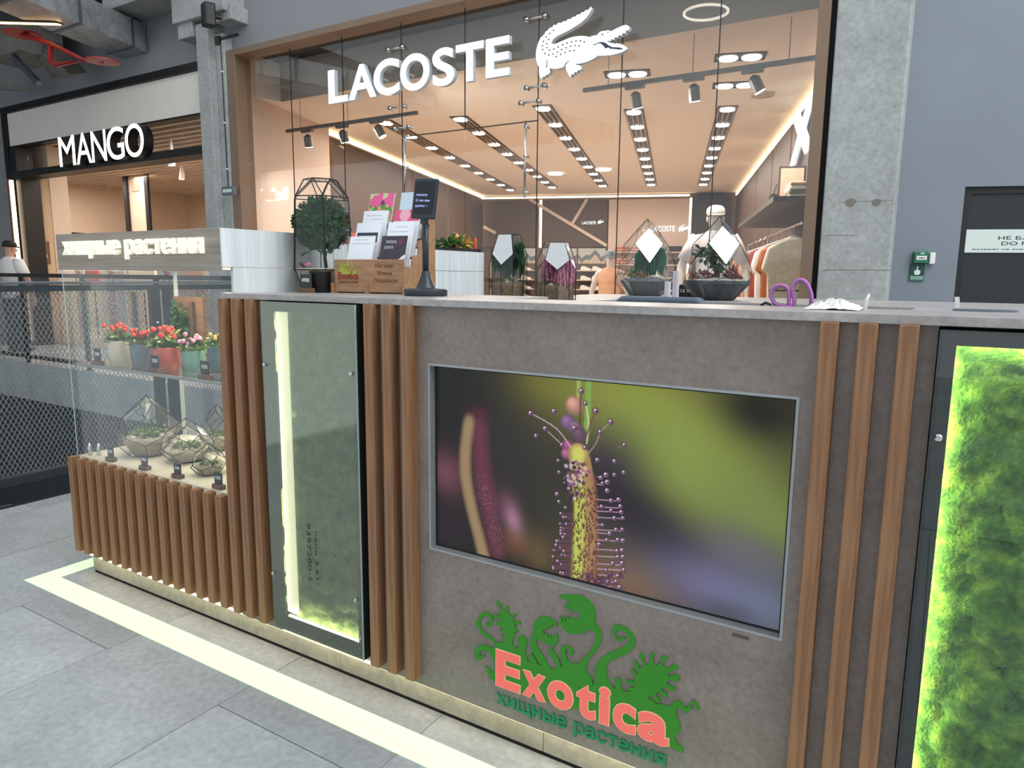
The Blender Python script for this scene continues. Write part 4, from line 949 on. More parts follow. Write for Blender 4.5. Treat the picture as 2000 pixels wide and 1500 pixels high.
# --- stepped plywood flyer holder with flyers
m_ply = wood('plywood', (150, 108, 76), (182, 140, 104), 'x', scale=.8)
pl0 = oz(654, 572, ZTOP); pl1 = oz(790, 575, ZTOP); hxv = pl1 - pl0; hw_ = np.linalg.norm(hxv[:2]); hU = hxv / np.linalg.norm(hxv); hU[2] = 0; hV = np.array([-hU[1], hU[0], 0])
fh = thing('flyer_holder', 'stepped plywood flyer holder with burnt-in lettering', 'flyer holder', pl0)
def hp(a, b, z): return np.array([pl0[0], pl0[1], ZTOP]) + hU * a + hV * b + UZ * z
def hbox(a0, a1, b0, b1, z0, z1): return MB().obox(hp(a0, b0, z0), hU * (a1 - a0), hV * (b1 - b0), UZ * (z1 - z0))
hbox(0, hw_, 0, .005, .004, .112).build('front_board', m_ply, fh, bevel=.002)
for a in (-.006, hw_ * .47, hw_ - .001):
    hbox(a, a + .006, -.012, .002, 0, .034).build('foot_tab', m_ply, fh)
prof = [(0, .0), (.21, .0), (.21, .36), (.195, .36), (.19, .30), (.165, .30), (.16, .24), (.13, .235), (.125, .18), (.10, .175), (.095, .13), (.06, .125), (.05, .09), (.006, .088)]
for a in (0.002, hw_ * .5, hw_ - .007): MB().prism([hp(a, b, z * (1 if a > hw_ * .8 else .62)) for b, z in prof], hU * .005).build('side_board', m_ply, fh)
for k in range(4):
    b, z = .047 + .042 * k, (.028, .076, .12, .183)[k]
    hbox(0.007, hw_ - .007, b + .001, b + .004, z - .004, z + .008).build('tier_board', m_ply, fh); hbox(0.007, hw_ - .007, b - .03, b, z - .004, z).build('tier_shelf', m_ply, fh)
m_burn = plain('burnt_print', (112, 72, 46), .8); m_lime = plain('lime_print', (168, 176, 66), .6); m_bred = plain('brick_red_print', (150, 44, 34), .6)
text_box('Exotica', hp(.016, -.0006, .048), hU, UZ, -hV, .082, .022, .0008, bold=.03).build('logo_word', m_bred, fh, kind='stuff')
small = [(x, y) for x, y in SIL]; xs = [p[0] for p in small]; ys = [p[1] for p in small]
v, f = shape_raw([[((x - 100) / 1760 * .085, -(y - 1000) / 900 * .05) for x, y in SIL if y < 1010]])
on_plane(v, f, hp(.016, -.0002, .058), hU, UZ, -hV, 1, 1, .0006).build('logo_creature', m_lime, fh)
text_box('хищные растения', hp(.016, -.0003, .034), hU, UZ, -hV, .08, .007, .0006).build('burnt_text', m_burn, fh, kind='stuff')
for k, s in enumerate(('Магазин', 'Живых', 'Подарков')): text_box(s, hp(hw_ * .58 + (.006, .012, 0)[k], -.0003, .086 - .024 * k), hU, UZ, -hV, (.07, .058, .09)[k], .013, .0006).build('burnt_text', m_burn, fh, kind='stuff')
m_prn = vcol_mat('flyer_print', .5)
def flyer_img(kind, W=44, H=62):
    im = np.ones((H, W, 3)) * np.array((238, 240, 246.)); y, x = np.mgrid[0:H, 0:W]
    def rect(x0, y0, x1, y1, c): im[int(y0 * H):int(y1 * H), int(x0 * W):int(x1 * W)] = c
    def disc(cx, cy, r, c): im[((x / W - cx) ** 2 + ((y / H - cy) * H / W) ** 2) < r * r] = c
    def scrib(y0, x0, x1, c=(150, 150, 165), st=2):
        j = int(y0 * H)
        for i in range(int(x0 * W), int(x1 * W)):
            if (i * 7 + j * 3) % 5 > 1: im[j, i] = c
    if kind == 'tulips':
        rect(0, 0, 1, .62, (196, 208, 150)); 
        for k in range(16): disc(rng.random(), rng.uniform(0, .25), .12, (232, 96, 150)); disc(rng.random(), rng.uniform(.22, .42), .08, (96, 150, 60)); disc(rng.random(), rng.uniform(.35, .6), .1, (240, 140, 140))
        disc(.55, .2, .08, (120, 50, 110)); disc(.2, .72, .14, (240, 180, 60)); disc(.75, .72, .16, (66, 110, 170))
    elif kind == 'note':
        scrib(.1, .15, .8); scrib(.18, .3, .85); disc(.5, .5, .16, (200, 204, 214)); disc(.5, .5, .12, (238, 240, 246)); scrib(.48, .42, .6, (110, 110, 120)); scrib(.56, .4, .62, (110, 110, 120))
    elif kind == 'banner':
        rect(.08, .22, .92, .42, (56, 62, 76)); scrib(.28, .14, .86, (230, 230, 235)); scrib(.32, .14, .86, (230, 230, 235)); scrib(.36, .14, .86, (230, 230, 235)); scrib(.55, .2, .4)
    elif kind == 'card':
        scrib(.08, .25, .75); scrib(.16, .15, .85); disc(.55, .55, .12, (205, 205, 212)); scrib(.5, .4, .7, (90, 90, 100)); scrib(.54, .45, .65, (90, 90, 100)); rect(.3, .8, .62, .95, (190, 40, 70)); rect(.42, .86, .55, 1, (238, 240, 246))
    elif kind == 'cat':
        scrib(.1, .3, .8); scrib(.2, .1, .8); disc(.55, .75, .34, (196, 196, 200)); disc(.5, .66, .06, (60, 60, 64)); disc(.72, .62, .06, (60, 60, 64))
    elif kind == 'swan':
        im[:] = (62, 54, 66); im += rng.normal(0, 10, im.shape); scrib(.1, .2, .62, (230, 230, 235)); scrib(.13, .2, .62, (230, 230, 235)); scrib(.22, .15, .5, (230, 230, 235)); scrib(.25, .15, .5, (230, 230, 235)); disc(.75, .12, .1, (110, 50, 66))
        for k in range(18): disc(.95 - .05 * k, .42 + .03 * k, .05 + .008 * k, (236, 236, 240))
        disc(.9, .8, .2, (40, 34, 44))
    else:
        scrib(.12, .2, .7, (90, 90, 100)); scrib(.16, .22, .66, (90, 90, 100)); rect(0, 0, 1, .0, 0); scrib(.5, .2, .6); scrib(.7, .2, .5)
        if kind == 'pink': rect(0, .0, 1, .25, (222, 90, 130)); disc(.4, .1, .2, (240, 170, 190))
        if kind == 'blue': rect(0, 0, 1, .4, (196, 214, 226)); disc(.7, .3, .14, (120, 160, 170))
    im = np.clip(im, 0, 255) / 255; return np.where(im <= .04045, im / 12.92, ((im + .055) / 1.055) ** 2.4)
def flyer(a, tierk, kind, label, wf=.1, hf=.168, n=3):
    b, z = .010 + .042 * tierk, (.03, .078, .122, .185)[tierk]; lean = .30
    U_, V_ = hU, UZ * math.cos(lean) + hV * math.sin(lean); Nn = np.cross(U_, V_); Nn = Nn if Nn[1] < 0 else -Nn
    o = hp(a, b, z); t = thing('greeting_card', label, 'card', o, group='greeting cards in the plywood holder')
    MB().obox(o - Nn * 0, U_ * wf, V_ * hf, -Nn * .004).build('card_stock', m_white, t)
    im = flyer_img(kind); Hh, Ww = im.shape[:2]
    P = [(o - np.array(ORG[t.name]) + U_ * wf * i / Ww + V_ * hf * (1 - j / Hh) + Nn * .0004) for j in range(Hh + 1) for i in range(Ww + 1)]
    ii = np.arange(Hh)[:, None] * (Ww + 1) + np.arange(Ww)[None]; fs = np.stack([ii, ii + Ww + 1, ii + Ww + 2, ii + 1], -1).reshape(-1, 4)
    me = grid_mesh('print', np.array(P), fs, im); me.materials.append(m_prn); q = bpy.data.objects.new('print', me); COL.objects.link(q); q.parent = t
a0, a1 = hw_ * .10, hw_ * .565
for a, k, kind, lb in ((a0, 3, 'tulips', 'greeting card with pink tulips at the top left of the holder'), (a0, 2, 'note', 'white greeting card with a small figure, third tier left'), (a0, 1, 'banner', 'white greeting card with a dark lettered banner'), (a0, 0, 'card', 'white greeting card with a red mark, lowest left'),
                       (a1, 3, 'blue', 'pale blue greeting card behind the payment terminal'), (a1, 2, 'pink', 'white greeting card with pink top behind the terminal'), (a1, 1, 'cat', 'white greeting card with a grey cat face'), (a1, 0, 'swan', 'dark greeting card with a white swan, lowest right')): flyer(a, k, kind, lb)

# --- tall terrarium with a small round-crowned tree
bl = np.array([-1.885, 1.80, ZTOP]); VF = poly_tall(.112, .385, .35)
t = terrarium('tall glass terrarium around a round-crowned bonsai tree', bl, VF, rf=.002)
MB().lathe([(.072, .003), (.098, .075), (.094, .082), (.02, .085)], bl, 14).build('gravel_bed', m_gravel, t)
bt = thing('bonsai_tree', 'round-crowned dark green bonsai tree inside the tall terrarium', 'plant', bl + np.array([0, 0, .085]))
MB().tube([bl + np.array([.015, 0, .08]), bl + np.array([.008, 0, .13]), bl + np.array([0, 0, .16]), bl + np.array([-.01, 0, .2])], [.007, .006, .006, .012], 8).build('trunk', m_stem, bt, smooth=True)
leaves(MB(), bl + np.array([-.002, 0, .235]), (.095, .09, .088), 2300, .018, .011, .62).build('crown', m_leafd, bt, kind='stuff')
leaves(MB(), bl + np.array([.02, 0, .165]), (.04, .04, .03), 160, .015, .009, .2).build('crown_fringe', m_leafd, bt, kind='stuff')
MB().ball(bl + np.array([-.002, 0, .235]), (.066, .062, .062), 12, 8, .12).build('crown_core', m_leafd, bt)
g = thing('succulent_clump', 'small mottled succulents at the foot of the bonsai', 'plant', bl + np.array([-.04, -.05, .085]))
rosette(MB(), bl + np.array([-.045, -.05, .085]), 12, .035, .012, 1.2).build('leaves', m_burg, g); rosette(MB(), bl + np.array([-.012, -.06, .085]), 12, .032, .012, 1.2).build('leaves', m_pink, g)
MB().leaf(bl + np.array([-.05, -.055, .12]), (.8, 0, .5), (0, 0, 1), .05, .02).build('tall_leaf', m_leafd, g)
pot = thing('flower_pot', 'black plastic flower pot beside the plywood holder', 'pot', (-1.815, 1.735, ZTOP))
MB().lathe([(.03, 0), (.036, .068), (.038, .072), (.034, .074), (.033, .066), (.005, .064)], (-1.82, 1.725, ZTOP), 20).build('pot', m_black, pot, smooth=True)
MB().lathe([(.033, .058), (.03, .066), (.005, .07)], (-1.82, 1.725, ZTOP), 14).build('bark_mulch', m_gravel, pot)
q = oz(597, 568, ZTOP); price_tag((-1.843, 1.68, ZTOP), '4900', 'slate price tag 4900 beside the tall bonsai terrarium', .05, .05)

# --- terrariums on the rear counter
ZR = 1.165
def base(px, py, z=ZR): return oz(px, py, z)
rc = bpy.data.objects['rear_counter']
for px0, px1, ytop, ybase, ph, lab, kind in ((947, 1022, 455, 584, 1.75, 'straight-walled terrarium with rust and dark green hanging strands', 'rust'), (1040, 1121, 471, 586, 2.1, 'straight-walled terrarium with pink blossom, beside the rust-topped one', 'pink')):
    b = base((px0 + px1) / 2, ybase); d = axd(b); R = (px1 - px0) / 2 * d / FPX; b = b + np.array([-.35, .94, 0]) * R; H = (ybase - ytop) * d / FPX * .97
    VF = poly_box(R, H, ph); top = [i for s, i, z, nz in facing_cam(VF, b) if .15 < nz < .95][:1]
    t = terrarium(lab, b, VF, mirror=top, rf=.0016)
    MB().lathe([(R * .9, .002), (R * .9, H * .2), (R * .8, H * .25), (R * .3, H * .28)], b, 10, ph=ph).build('soil', m_soil, t)
    stones(MB(), b + np.array([0, 0, H * .26]), R * .6, 8, R * .13).build('stones', m_stone, t, kind='stuff'); leaves(MB(), b + np.array([0, 0, H * .29]), (R * .8, R * .8, H * .06), 160, R * .2, R * .06, .2).build('moss_clump', m_grass, t, kind='stuff')
    tr = thing('terrarium_tree', 'weeping tree with ' + ('rust and dark green strands' if kind == 'rust' else 'pink blossom strands') + ' inside a glass terrarium', 'plant', b + np.array([0, 0, H * .27]))
    MB().tube([b + np.array([R * .1, 0, H * .25]), b + np.array([0, 0, H * .5]), b + np.array([.0, 0, H * .75])], [R * .07, R * .06, R * .04], 7).build('trunk', m_stem, tr)
    if kind == 'rust':
        strands(MB(), b + np.array([-R * .3, -R * .1, H * .72]), R * .55, 150, H * .34, R * .07).build('strands', m_strand, tr, kind='stuff'); strands(MB(), b + np.array([R * .4, 0, H * .80]), R * .42, 150, H * .45, R * .07).build('strands', m_leafd, tr, kind='stuff')
        leaves(MB(), b + np.array([-R * .38, -R * .2, H * .68]), (R * .5, R * .4, H * .12), 260, R * .12, R * .07, .2).build('blossom', m_rust, tr, kind='stuff')
    else:
        strands(MB(), b + np.array([-R * .25, 0, H * .68]), R * .45, 140, H * .4, R * .08).build('strands', m_pink, tr, kind='stuff'); strands(MB(), b + np.array([R * .5, -R * .1, H * .62]), R * .4, 170, H * .42, R * .08).build('strands', m_pink, tr, kind='stuff')
        leaves(MB(), b + np.array([.0, 0, H * .38]), (R * .7, R * .6, H * .1), 150, R * .16, R * .07, .2).build('green_leaves', m_leafg, tr, kind='stuff')
for px0, px1, ytop, ybase, ph, lab, kind in ((1190, 1310, 430, 580, .80, 'drop-shaped terrarium with emerald tree and moss mound, left of the pair', 'em'), (1325, 1457, 425, 589, .84, 'drop-shaped terrarium with bonsai over dark cement base, right of the pair', 'bo')):
    b = base((px0 + px1) / 2, ybase - 2); d = axd(b); R = (px1 - px0) / 2 * d / FPX * 1.02; b = b + np.array([-.1, .97, 0]) * R * .6; H = (ybase - ytop) * d / FPX
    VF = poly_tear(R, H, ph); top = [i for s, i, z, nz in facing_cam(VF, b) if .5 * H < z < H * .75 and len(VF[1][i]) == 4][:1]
    t = terrarium(lab, b, VF, mirror=top, rf=.0014)
    if kind == 'em':
        MB().lathe([(R * .52, .003), (R * .84, H * .19), (R * .8, H * .22), (R * .2, H * .24)], b, 10, ph=ph).build('cement_fill', m_conbase, t)
        g = thing('terrarium_plants', 'emerald strand tree and moss mound inside the left drop terrarium', 'plant', b + np.array([0, 0, H * .24]))
        leaves(MB(), b + np.array([-R * .3, -R * .2, H * .28]), (R * .45, R * .45, H * .08), 300, R * .08, R * .04, .2).build('moss_mound', m_grass, g, kind='stuff')
        strands(MB(), b + np.array([R * .28, 0, H * .58]), R * .32, 170, H * .3, R * .06).build('strands', m_leafe, g, kind='stuff'); strands(MB(), b + np.array([-R * .1, R * .1, H * .54]), R * .26, 120, H * .26, R * .06).build('strands', m_leafe, g, kind='stuff')
        MB().tube([b + np.array([R * .3, 0, H * .22]), b + np.array([R * .28, 0, H * .6])], R * .05, 7).build('trunk', m_stem, g)
        stones(MB(), b + np.array([R * .45, -R * .3, H * .25]), R * .2, 6, R * .08).build('stones', m_stone, g, kind='stuff')
    else:
        MB().lathe([(R * .53, .003), (R * .95, H * .2), (R * .95, H * .235)], b, 10, ph=ph).build('cement_fill', plain('dark_cement', (74, 80, 84), .6, var=.15, scale=40), t)
        MB().lathe([(R * .9, H * .236), (R * .85, H * .25), (R * .2, H * .27)], b, 12).build('gravel_bed', m_gravel, t)
        g = thing('terrarium_plants', 'dark bonsai with red leaves inside the right drop terrarium', 'plant', b + np.array([0, 0, H * .25]))
        MB().tube([b + np.array([-.01, 0, H * .25]), b + np.array([0, 0, H * .33]), b + np.array([-R * .1, 0, H * .42]), b + np.array([-R * .05, 0, H * .52])], [R * .16, R * .08, R * .06, R * .03], 8).build('trunk', m_stem, g)
        leaves(MB(), b + np.array([-R * .3, 0, H * .56]), (R * .36, R * .3, H * .09), 90, R * .2, R * .13, .3).build('crown', m_leafd, g, kind='stuff'); leaves(MB(), b + np.array([R * .05, -R * .1, H * .45]), (R * .22, R * .25, H * .1), 60, R * .18, R * .12, .3).build('crown', m_leafd, g, kind='stuff')
        leaves(MB(), b + np.array([-R * .35, -R * .35, H * .28]), (R * .35, R * .3, H * .05), 120, R * .14, R * .07, .2).build('red_leaves', m_burg, g, kind='stuff'); leaves(MB(), b + np.array([R * .5, -R * .2, H * .31]), (R * .25, R * .25, H * .07), 90, R * .16, R * .09, .2).build('burgundy_leaves', m_burg, g, kind='stuff')
        tb = ov(1425, 563, 3.2); 
bx = base(1330, 583); MB().box(bx[0] - .02, bx[0] + .10, bx[1] + .02, bx[1] + .024, ZR, ZR + .075).build('price_card', m_black, None, label='black price card with white figures between the drop terrariums', cat='price tag', origin=tuple(bx))
text_box('12 500', (bx[0] - .01, bx[1] + .02, ZR + .035), UX, UZ, NY, .075, .016, .001, bold=.02).build('figures', m_chalk, bpy.data.objects['price_card'], kind='stuff')
m_pack = plain('lilac_white_paper', (214, 210, 220), .6, var=.05)
for px, py, w_, h_, lb in ((1296, 580, .03, .09, 'short white paper box left of the black price card'), (1311, 582, .028, .15, 'taller white paper roll behind the black price card')):
    b = base(px, py); MB().box(b[0] - w_ / 2, b[0] + w_ / 2, b[1] + .05, b[1] + .05 + w_, ZR, ZR + h_).build('paper_box', m_pack, None, bevel=.003, label=lb, cat='box', origin=tuple(b))
# --- chair inside the kiosk
m_chair = plain('blue_grey_upholstery', (96, 108, 122), .75, var=.06, scale=200)
a, b = oy(1197, 577, 2.55), oy(1388, 582, 2.62)
ch = thing('office_chair', 'blue grey upholstered chair back behind the counter', 'chair', ((a[0] + b[0]) / 2, 2.8, 0))
n = 16; prof = []
for k in range(n + 1):
    q = k / n; prof.append((q, .045 * (1 - (2 * q - 1) ** 8)))
pts = [(0, -.34), (0, -.05), (.02, -.012), (.05, 0), (.45, .0), (.48, -.012), (.5, -.05), (.5, -.34)]
MB().prism([np.array([a[0] + (b[0] - a[0]) * x / .5, 2.55, (a[2] + b[2]) / 2 + z * .9]) for x, z in pts], (0, .07, 0)).build('backrest', m_chair, ch, bevel=.012)
xm = (a[0] + b[0]) / 2; MB().box(xm - .22, xm + .22, 2.6, 3.0 - .06, .46, .54).build('seat', m_chair, ch, bevel=.03)
MB().tube([(xm, 2.78, .08), (xm, 2.78, .46)], .03, 10).build('column', m_black, ch); MB().box(xm - .03, xm + .03, 2.6, 2.66, .5, .95).build('back_bar', m_black, ch)
for k in range(5):
    q = 2 * math.pi * k / 5; e = (xm + .27 * math.cos(q), 2.78 + .13 * math.sin(q), .04); MB().tube([(xm, 2.78, .1), e], [.022, .014], 8).build('foot', m_black, ch); MB().ball(e, .03, 8, 6).build('caster', m_black, ch)
# --- scissors in a cup, crumpled napkin, cable, card
m_purp = plain('purple_grip', (190, 112, 186), .4, var=.05); m_grip = plain('grey_grip', (130, 126, 134), .6)
sc = oy(1545, 603, 1.78); sc0 = np.array([sc[0], 1.78, 1.07])
cup = thing('pen_cup', 'dark pen cup on the inner desk below the scissors', 'cup', sc0)
MB().lathe([(.03, 0), (.034, .09), (.036, .092), (.031, .092), (.029, .004), (.002, .003)], sc0, 18).build('cup', m_black, cup)
ss = thing('scissors', 'purple and grey scissors standing with handles up', 'scissors', sc0)
def loop(cpx, n=16): return [oy(px, py, 1.78) for px, py in cpx]
l1 = loop([(1537, 598), (1514, 594), (1506, 577), (1510, 563), (1524, 557), (1538, 562), (1542, 578), (1541, 592), (1548, 600)]); l2 = loop([(1550, 602), (1551, 585), (1548, 566), (1553, 551), (1564, 546), (1575, 552), (1583, 568), (1586, 585), (1585, 602)])
MB().tube(smooth_path(l1, True), .0042, 8).build('handle_loop', m_purp, ss, smooth=True); MB().tube(smooth_path(l2), .0042, 8).build('handle_loop', m_purp, ss, smooth=True)
ctr = sum(l1) / len(l1); MB().tube([ctr + (p - ctr) * .84 for p in smooth_path(l1, True)], .0026, 6).build('inner_grip', m_grip, ss, smooth=True); c2 = sum(l2) / len(l2); MB().tube([c2 + (p - c2) * .84 for p in smooth_path(l2)], .0026, 6).build('inner_grip', m_grip, ss, smooth=True)
e1 = oy(1545, 600, 1.78); MB().prism([e1 + np.array([-.008, 0, 0]), e1 + np.array([.008, 0, 0]), np.array([sc0[0] + .004, 1.78, 1.082]), np.array([sc0[0] - .004, 1.78, 1.082])], (0, .003, 0)).build('blades', m_chrome, ss)
n0 = oz(1630, 605, ZTOP); mb = MB(); N_ = 12
P = [[None] * N_ for _ in range(N_)]
for i in range(N_):
    for j in range(N_):
        r_ = max(0, 1 - ((i - 5.5) / 6) ** 2) * max(0, 1 - ((j - 5.5) / 6) ** 2); mb.v.append((n0[0] - .055 + .0095 * i + rng.normal(0, .0015), 1.56 + .009 * j + rng.normal(0, .0015), ZTOP + .001 + .021 * r_ * rng.uniform(.4, 1.2)))
for i in range(N_ - 1):
    for j in range(N_ - 1): k = i * N_ + j; mb.f.append((k, k + N_, k + N_ + 1, k + 1))
o = mb.build('paper_napkin', m_white, None, label='crumpled white paper napkin on the counter ledge', cat='napkin'); md = o.modifiers.new('thick', 'SOLIDIFY'); md.thickness = .0012
cb = [oy(px, py, 1.72) for px, py in ((1688, 606), (1690, 595), (1693, 585), (1698, 574))]; cb = [cb[0] - UZ * .12] + cb
MB().tube(cb, [.0055, .0055, .0052, .0045, .002], 8).build('cable_end', m_white, None, smooth=True, label='white upright strip curving up behind the counter ledge', cat='strap')
bk = [oy(px, py, 1.76) for px, py in ((1484, 604), (1487, 596), (1495, 591), (1504, 594), (1508, 604))]; bk = [bk[0] - UZ * .1] + bk + [bk[-1] - UZ * .1]
MB().tube(bk, .0032, 8).build('headset_band', m_black, None, smooth=True, label='black curved handle just showing beside the scissors', cat='handle')
q = oz(1871, 600, ZTOP); MB().obox(q + np.array([-.006, 0, 0]), UX * .010, np.array([0, .003, 0]), UZ * .024 + UX * -.003).build('paper_slip', m_white, None, label='small white paper slip standing on the worktop at right', cat='paper', origin=tuple(q))

# --- goods on top of the white side cabinet
m_orange = plain('orange_glaze', (214, 96, 54), .4); m_yel = plain('yellow_glaze', (206, 168, 70), .4); m_tray = plain('black_tray', (30, 26, 24), .5)
tr = thing('plant_tray', 'black tray of dried plants on the white side cabinet', 'tray', (-2.1, 2.85, 1.394))
MB().box(-2.3, -2.01, 2.70, 2.98, 1.394, 1.41).build('tray', m_tray, tr)
leaves(MB(), (-2.08, 2.9, 1.43), (.06, .07, .02), 60, .05, .02, .2).build('yellow_pods', m_yel, tr, kind='stuff'); leaves(MB(), (-2.06, 2.78, 1.43), (.05, .06, .02), 60, .05, .02, .2).build('green_pods', m_leafg, tr, kind='stuff')
for yy in (2.80, 2.96): MB().lathe([(.008, 0), (.008, .05), (.005, .055)], (-2.03, yy, 1.41), 8).build('orange_candle', m_orange, tr)
MB().lathe([(.03, 0), (.04, .02), (.035, .04), (.012, .05)], (-2.05, 2.12, 1.394 + .0), 12).build('orange_gourd', m_orange, None, smooth=True, label='small orange gourd on the white cabinet behind the bonsai', cat='gourd', origin=(-2.05, 2.12, 1.394))
# --- contents of the glass display case
SH = .915
m_pots = [('cream', (226, 212, 188)), ('grey blue', (120, 130, 146)), ('coral', (226, 104, 88)), ('mint', (134, 178, 164)), ('slate blue', (92, 116, 130))]
pp = [(220, 717, 22, 50), (264, 720, 22, 46), (314, 724, 28, 44), (366, 727, 23, 40), (415, 731, 19, 52)]
fl_m = [m_leafg, m_leafp, m_leafg, m_leafp, m_leafp]; bl_m = [m_red, m_red, m_red, m_pink, m_yel]
fig = plain('figurine_white', (236, 226, 214), .4)
for (nm, colr), (px, py, rw, hh), lm, bm in zip(m_pots, pp, fl_m, bl_m):
    b = oz(px, py, SH); b = b + np.array([-.45, .9, 0]) * .05; d = axd(b); R = rw * d / FPX; H = hh * d / FPX
    t = thing('potted_succulent', f'succulents with flowers in a {nm} pot on the glass shelf', 'potted plant', b, group='potted succulents on the glass shelf')
    mp_ = plain(nm.replace(' ', '_') + '_glaze', colr, .3, var=.04, coat=.3)
    MB().lathe([(R * .78, 0), (R * .95, H * .5), (R, H * .96), (R, H), (R * .9, H), (R * .85, H * .85), (R * .1, H * .84)], b, 22).build('pot', mp_, t, smooth=True)
    MB().lathe([(R * .86, H * .84), (R * .5, H * .93)], b, 12).build('soil', m_soil, t)
    mb = MB()
    for k in range(5): a_ = 1.3 * k; rosette(mb, b + np.array([R * .5 * math.cos(a_), R * .5 * math.sin(a_), H * .9]), 16, R * 1.15, R * .42, 1.0)
    mb.build('leaves', lm, t)
    leaves(MB(), b + np.array([0, 0, H + R * .35]), (R * 1.0, R * .9, R * .7), 130, R * .6, R * .24, .1).build('foliage', m_leafg if lm is m_leafp else m_leafp, t, kind='stuff')
    mb = MB()
    for k in range(11): mb.ball(b + np.array([R * rng.uniform(-.85, .85), R * rng.uniform(-.9, .4), H + R * rng.uniform(.5, 1.4)]), R * .2, 6, 5, .2)
    mb.build('blossoms', bm, t, kind='stuff')
    mb = MB().lathe([(R * .12, 0), (R * .16, R * .2), (R * .1, R * .36), (R * .13, R * .48), (R * .04, R * .58)], b + np.array([R * .2, -R * .72, H * .93]), 10); mb.build('figurine', fig, t, smooth=True)
for px, py, num, lb in ((205, 711, '2300', 'slate price tag 2300 at the left of the glass shelf'), (307, 727, '2900', 'slate price tag 2900 before the coral pot'), (396, 741, '4200', 'slate price tag 4200 before the mint pot')):
    b = oz(px, py, SH); b[1] = max(b[1], 1.505) if b[1] < 1.505 else b[1]; price_tag((b[0], 1.512, SH), num, lb, .052, .046)
for px, py, num, lb in ((205, 903, '3200', 'slate price tag 3200 at the left corner of the case floor'), (280, 918, '4900', 'slate price tag 4900 on the case floor, second from left'), (343, 935, '4200', 'slate price tag 4200 on the case floor before the shell terrarium'), (425, 955, '1200', 'slate price tag 1200 on the case floor next to the slats')):
    b = oz(px, py, .53); price_tag((b[0], 1.506, .53), num, lb, .046, .040)
for px, py, w_, h_, ph, lab, fill in ((275, 893, 118, 118, .6, 'large drop terrarium with sand and grey moss in the display case', m_sand), (352, 905, 104, 85, 1.4, 'low faceted terrarium with pale succulents in the display case', m_gravel), (400, 930, 68, 62, .2, 'small open terrarium with a grey rosette near the case glass', m_sand), (425, 880, 70, 90, 1.0, 'terrarium with driftwood at the right of the display case', m_gravel)):
    b = oz(px, py, .53); d = axd(b); R = w_ / 2 * d / FPX; b = b + np.array([-.4, .9, 0]) * R * .5; H = h_ * d / FPX; b[0] = min(b[0], -2.03 - R)
    b[1] = min(max(b[1], 1.5 + R + .02), 1.94 - R)
    t = terrarium(lab, b, poly_tear(R, H, ph, low=.36), rf=.0014)
    MB().lathe([(R * .5, .003), (R * .8, H * .26), (R * .78, H * .30), (R * .2, H * .34)], b, 12).build('substrate', fill, t)
    stones(MB(), b + np.array([0, 0, H * .33]), R * .6, 10, R * .1).build('stones', m_stone, t, kind='stuff')
    mb = MB()
    for k in range(6): a_ = 1.1 * k; rosette(mb, b + np.array([R * .42 * math.cos(a_), R * .42 * math.sin(a_), H * .34]), 12, R * .26, R * .09, .9)
    mb.build('succulents', m_leafp, t, kind='stuff'); leaves(MB(), b + np.array([R * .1, 0, H * .37]), (R * .6, R * .5, H * .06), 140, R * .12, R * .05, .1).build('moss', m_grass, t, kind='stuff')
mf = thing('moss_picture', 'framed moss panel with a wooden trunk at the back of the shelf', 'moss panel', (-2.25, 1.9, SH))
a, b = oy(333, 600, 1.9), oy(420, 700, 1.9); xa = a[0]; xb = min(oy(392, 640, 1.9)[0], -2.03)
MB().box(xa, xb, 1.915, 1.93, SH, SH + .26).build('back_board', m_footw, mf); MB().tube([((xa + xb) / 2 + .04, 1.905, SH), ((xa + xb) / 2 + .04, 1.905, SH + .24)], .012, 8).build('trunk', m_stem, mf)
leaves(MB(), ((xa + xb) / 2 - .04, 1.895, SH + .13), (.06, .012, .11), 260, .03, .016, .1).build('foliage', m_leafd, mf, kind='stuff')
# ------------------------------------------------------------------ figures: one skinned surface from a skeleton
def skin_obj(name, V, E, R, m, parent, root=0, sub=2):
    bm = bmesh.new(); L = bm.verts.layers.skin.verify(); vs = [bm.verts.new(tuple(map(float, p))) for p in V]
    for v_, r in zip(vs, R): v_[L].radius = (r if not hasattr(r, '__len__') else r[0], r if not hasattr(r, '__len__') else r[1]); v_[L].use_root = False
    vs[root][L].use_root = True
    for a_, b_ in E: bm.edges.new((vs[a_], vs[b_]))
    me = bpy.data.meshes.new(name); bm.to_mesh(me); bm.free(); me.materials.append(m)
    o = bpy.data.objects.new(name, me); COL.objects.link(o); o.parent = parent
    s = o.modifiers.new('skin', 'SKIN'); s.use_smooth_shade = True; o.modifiers.new('sub', 'SUBSURF').levels = sub; o.modifiers['sub'].render_levels = sub
    return o
def loft(rings, n=20):
    """rings: (x, y, z, rx, ry)"""
    mb = MB()
    for x, y, z, rx, ry in rings:
        for k in range(n):
            q = 2 * math.pi * k / n; mb.v.append((x + rx * math.cos(q), y + ry * math.sin(q), z))
    for i in range(len(rings) - 1):
        for k in range(n): a_ = i * n + k; b_ = i * n + (k + 1) % n; mb.f.append((a_, b_, b_ + n, a_ + n))
    mb.f.append(tuple(range(n - 1, -1, -1))); mb.f.append(tuple((len(rings) - 1) * n + k for k in range(n)))
    return mb
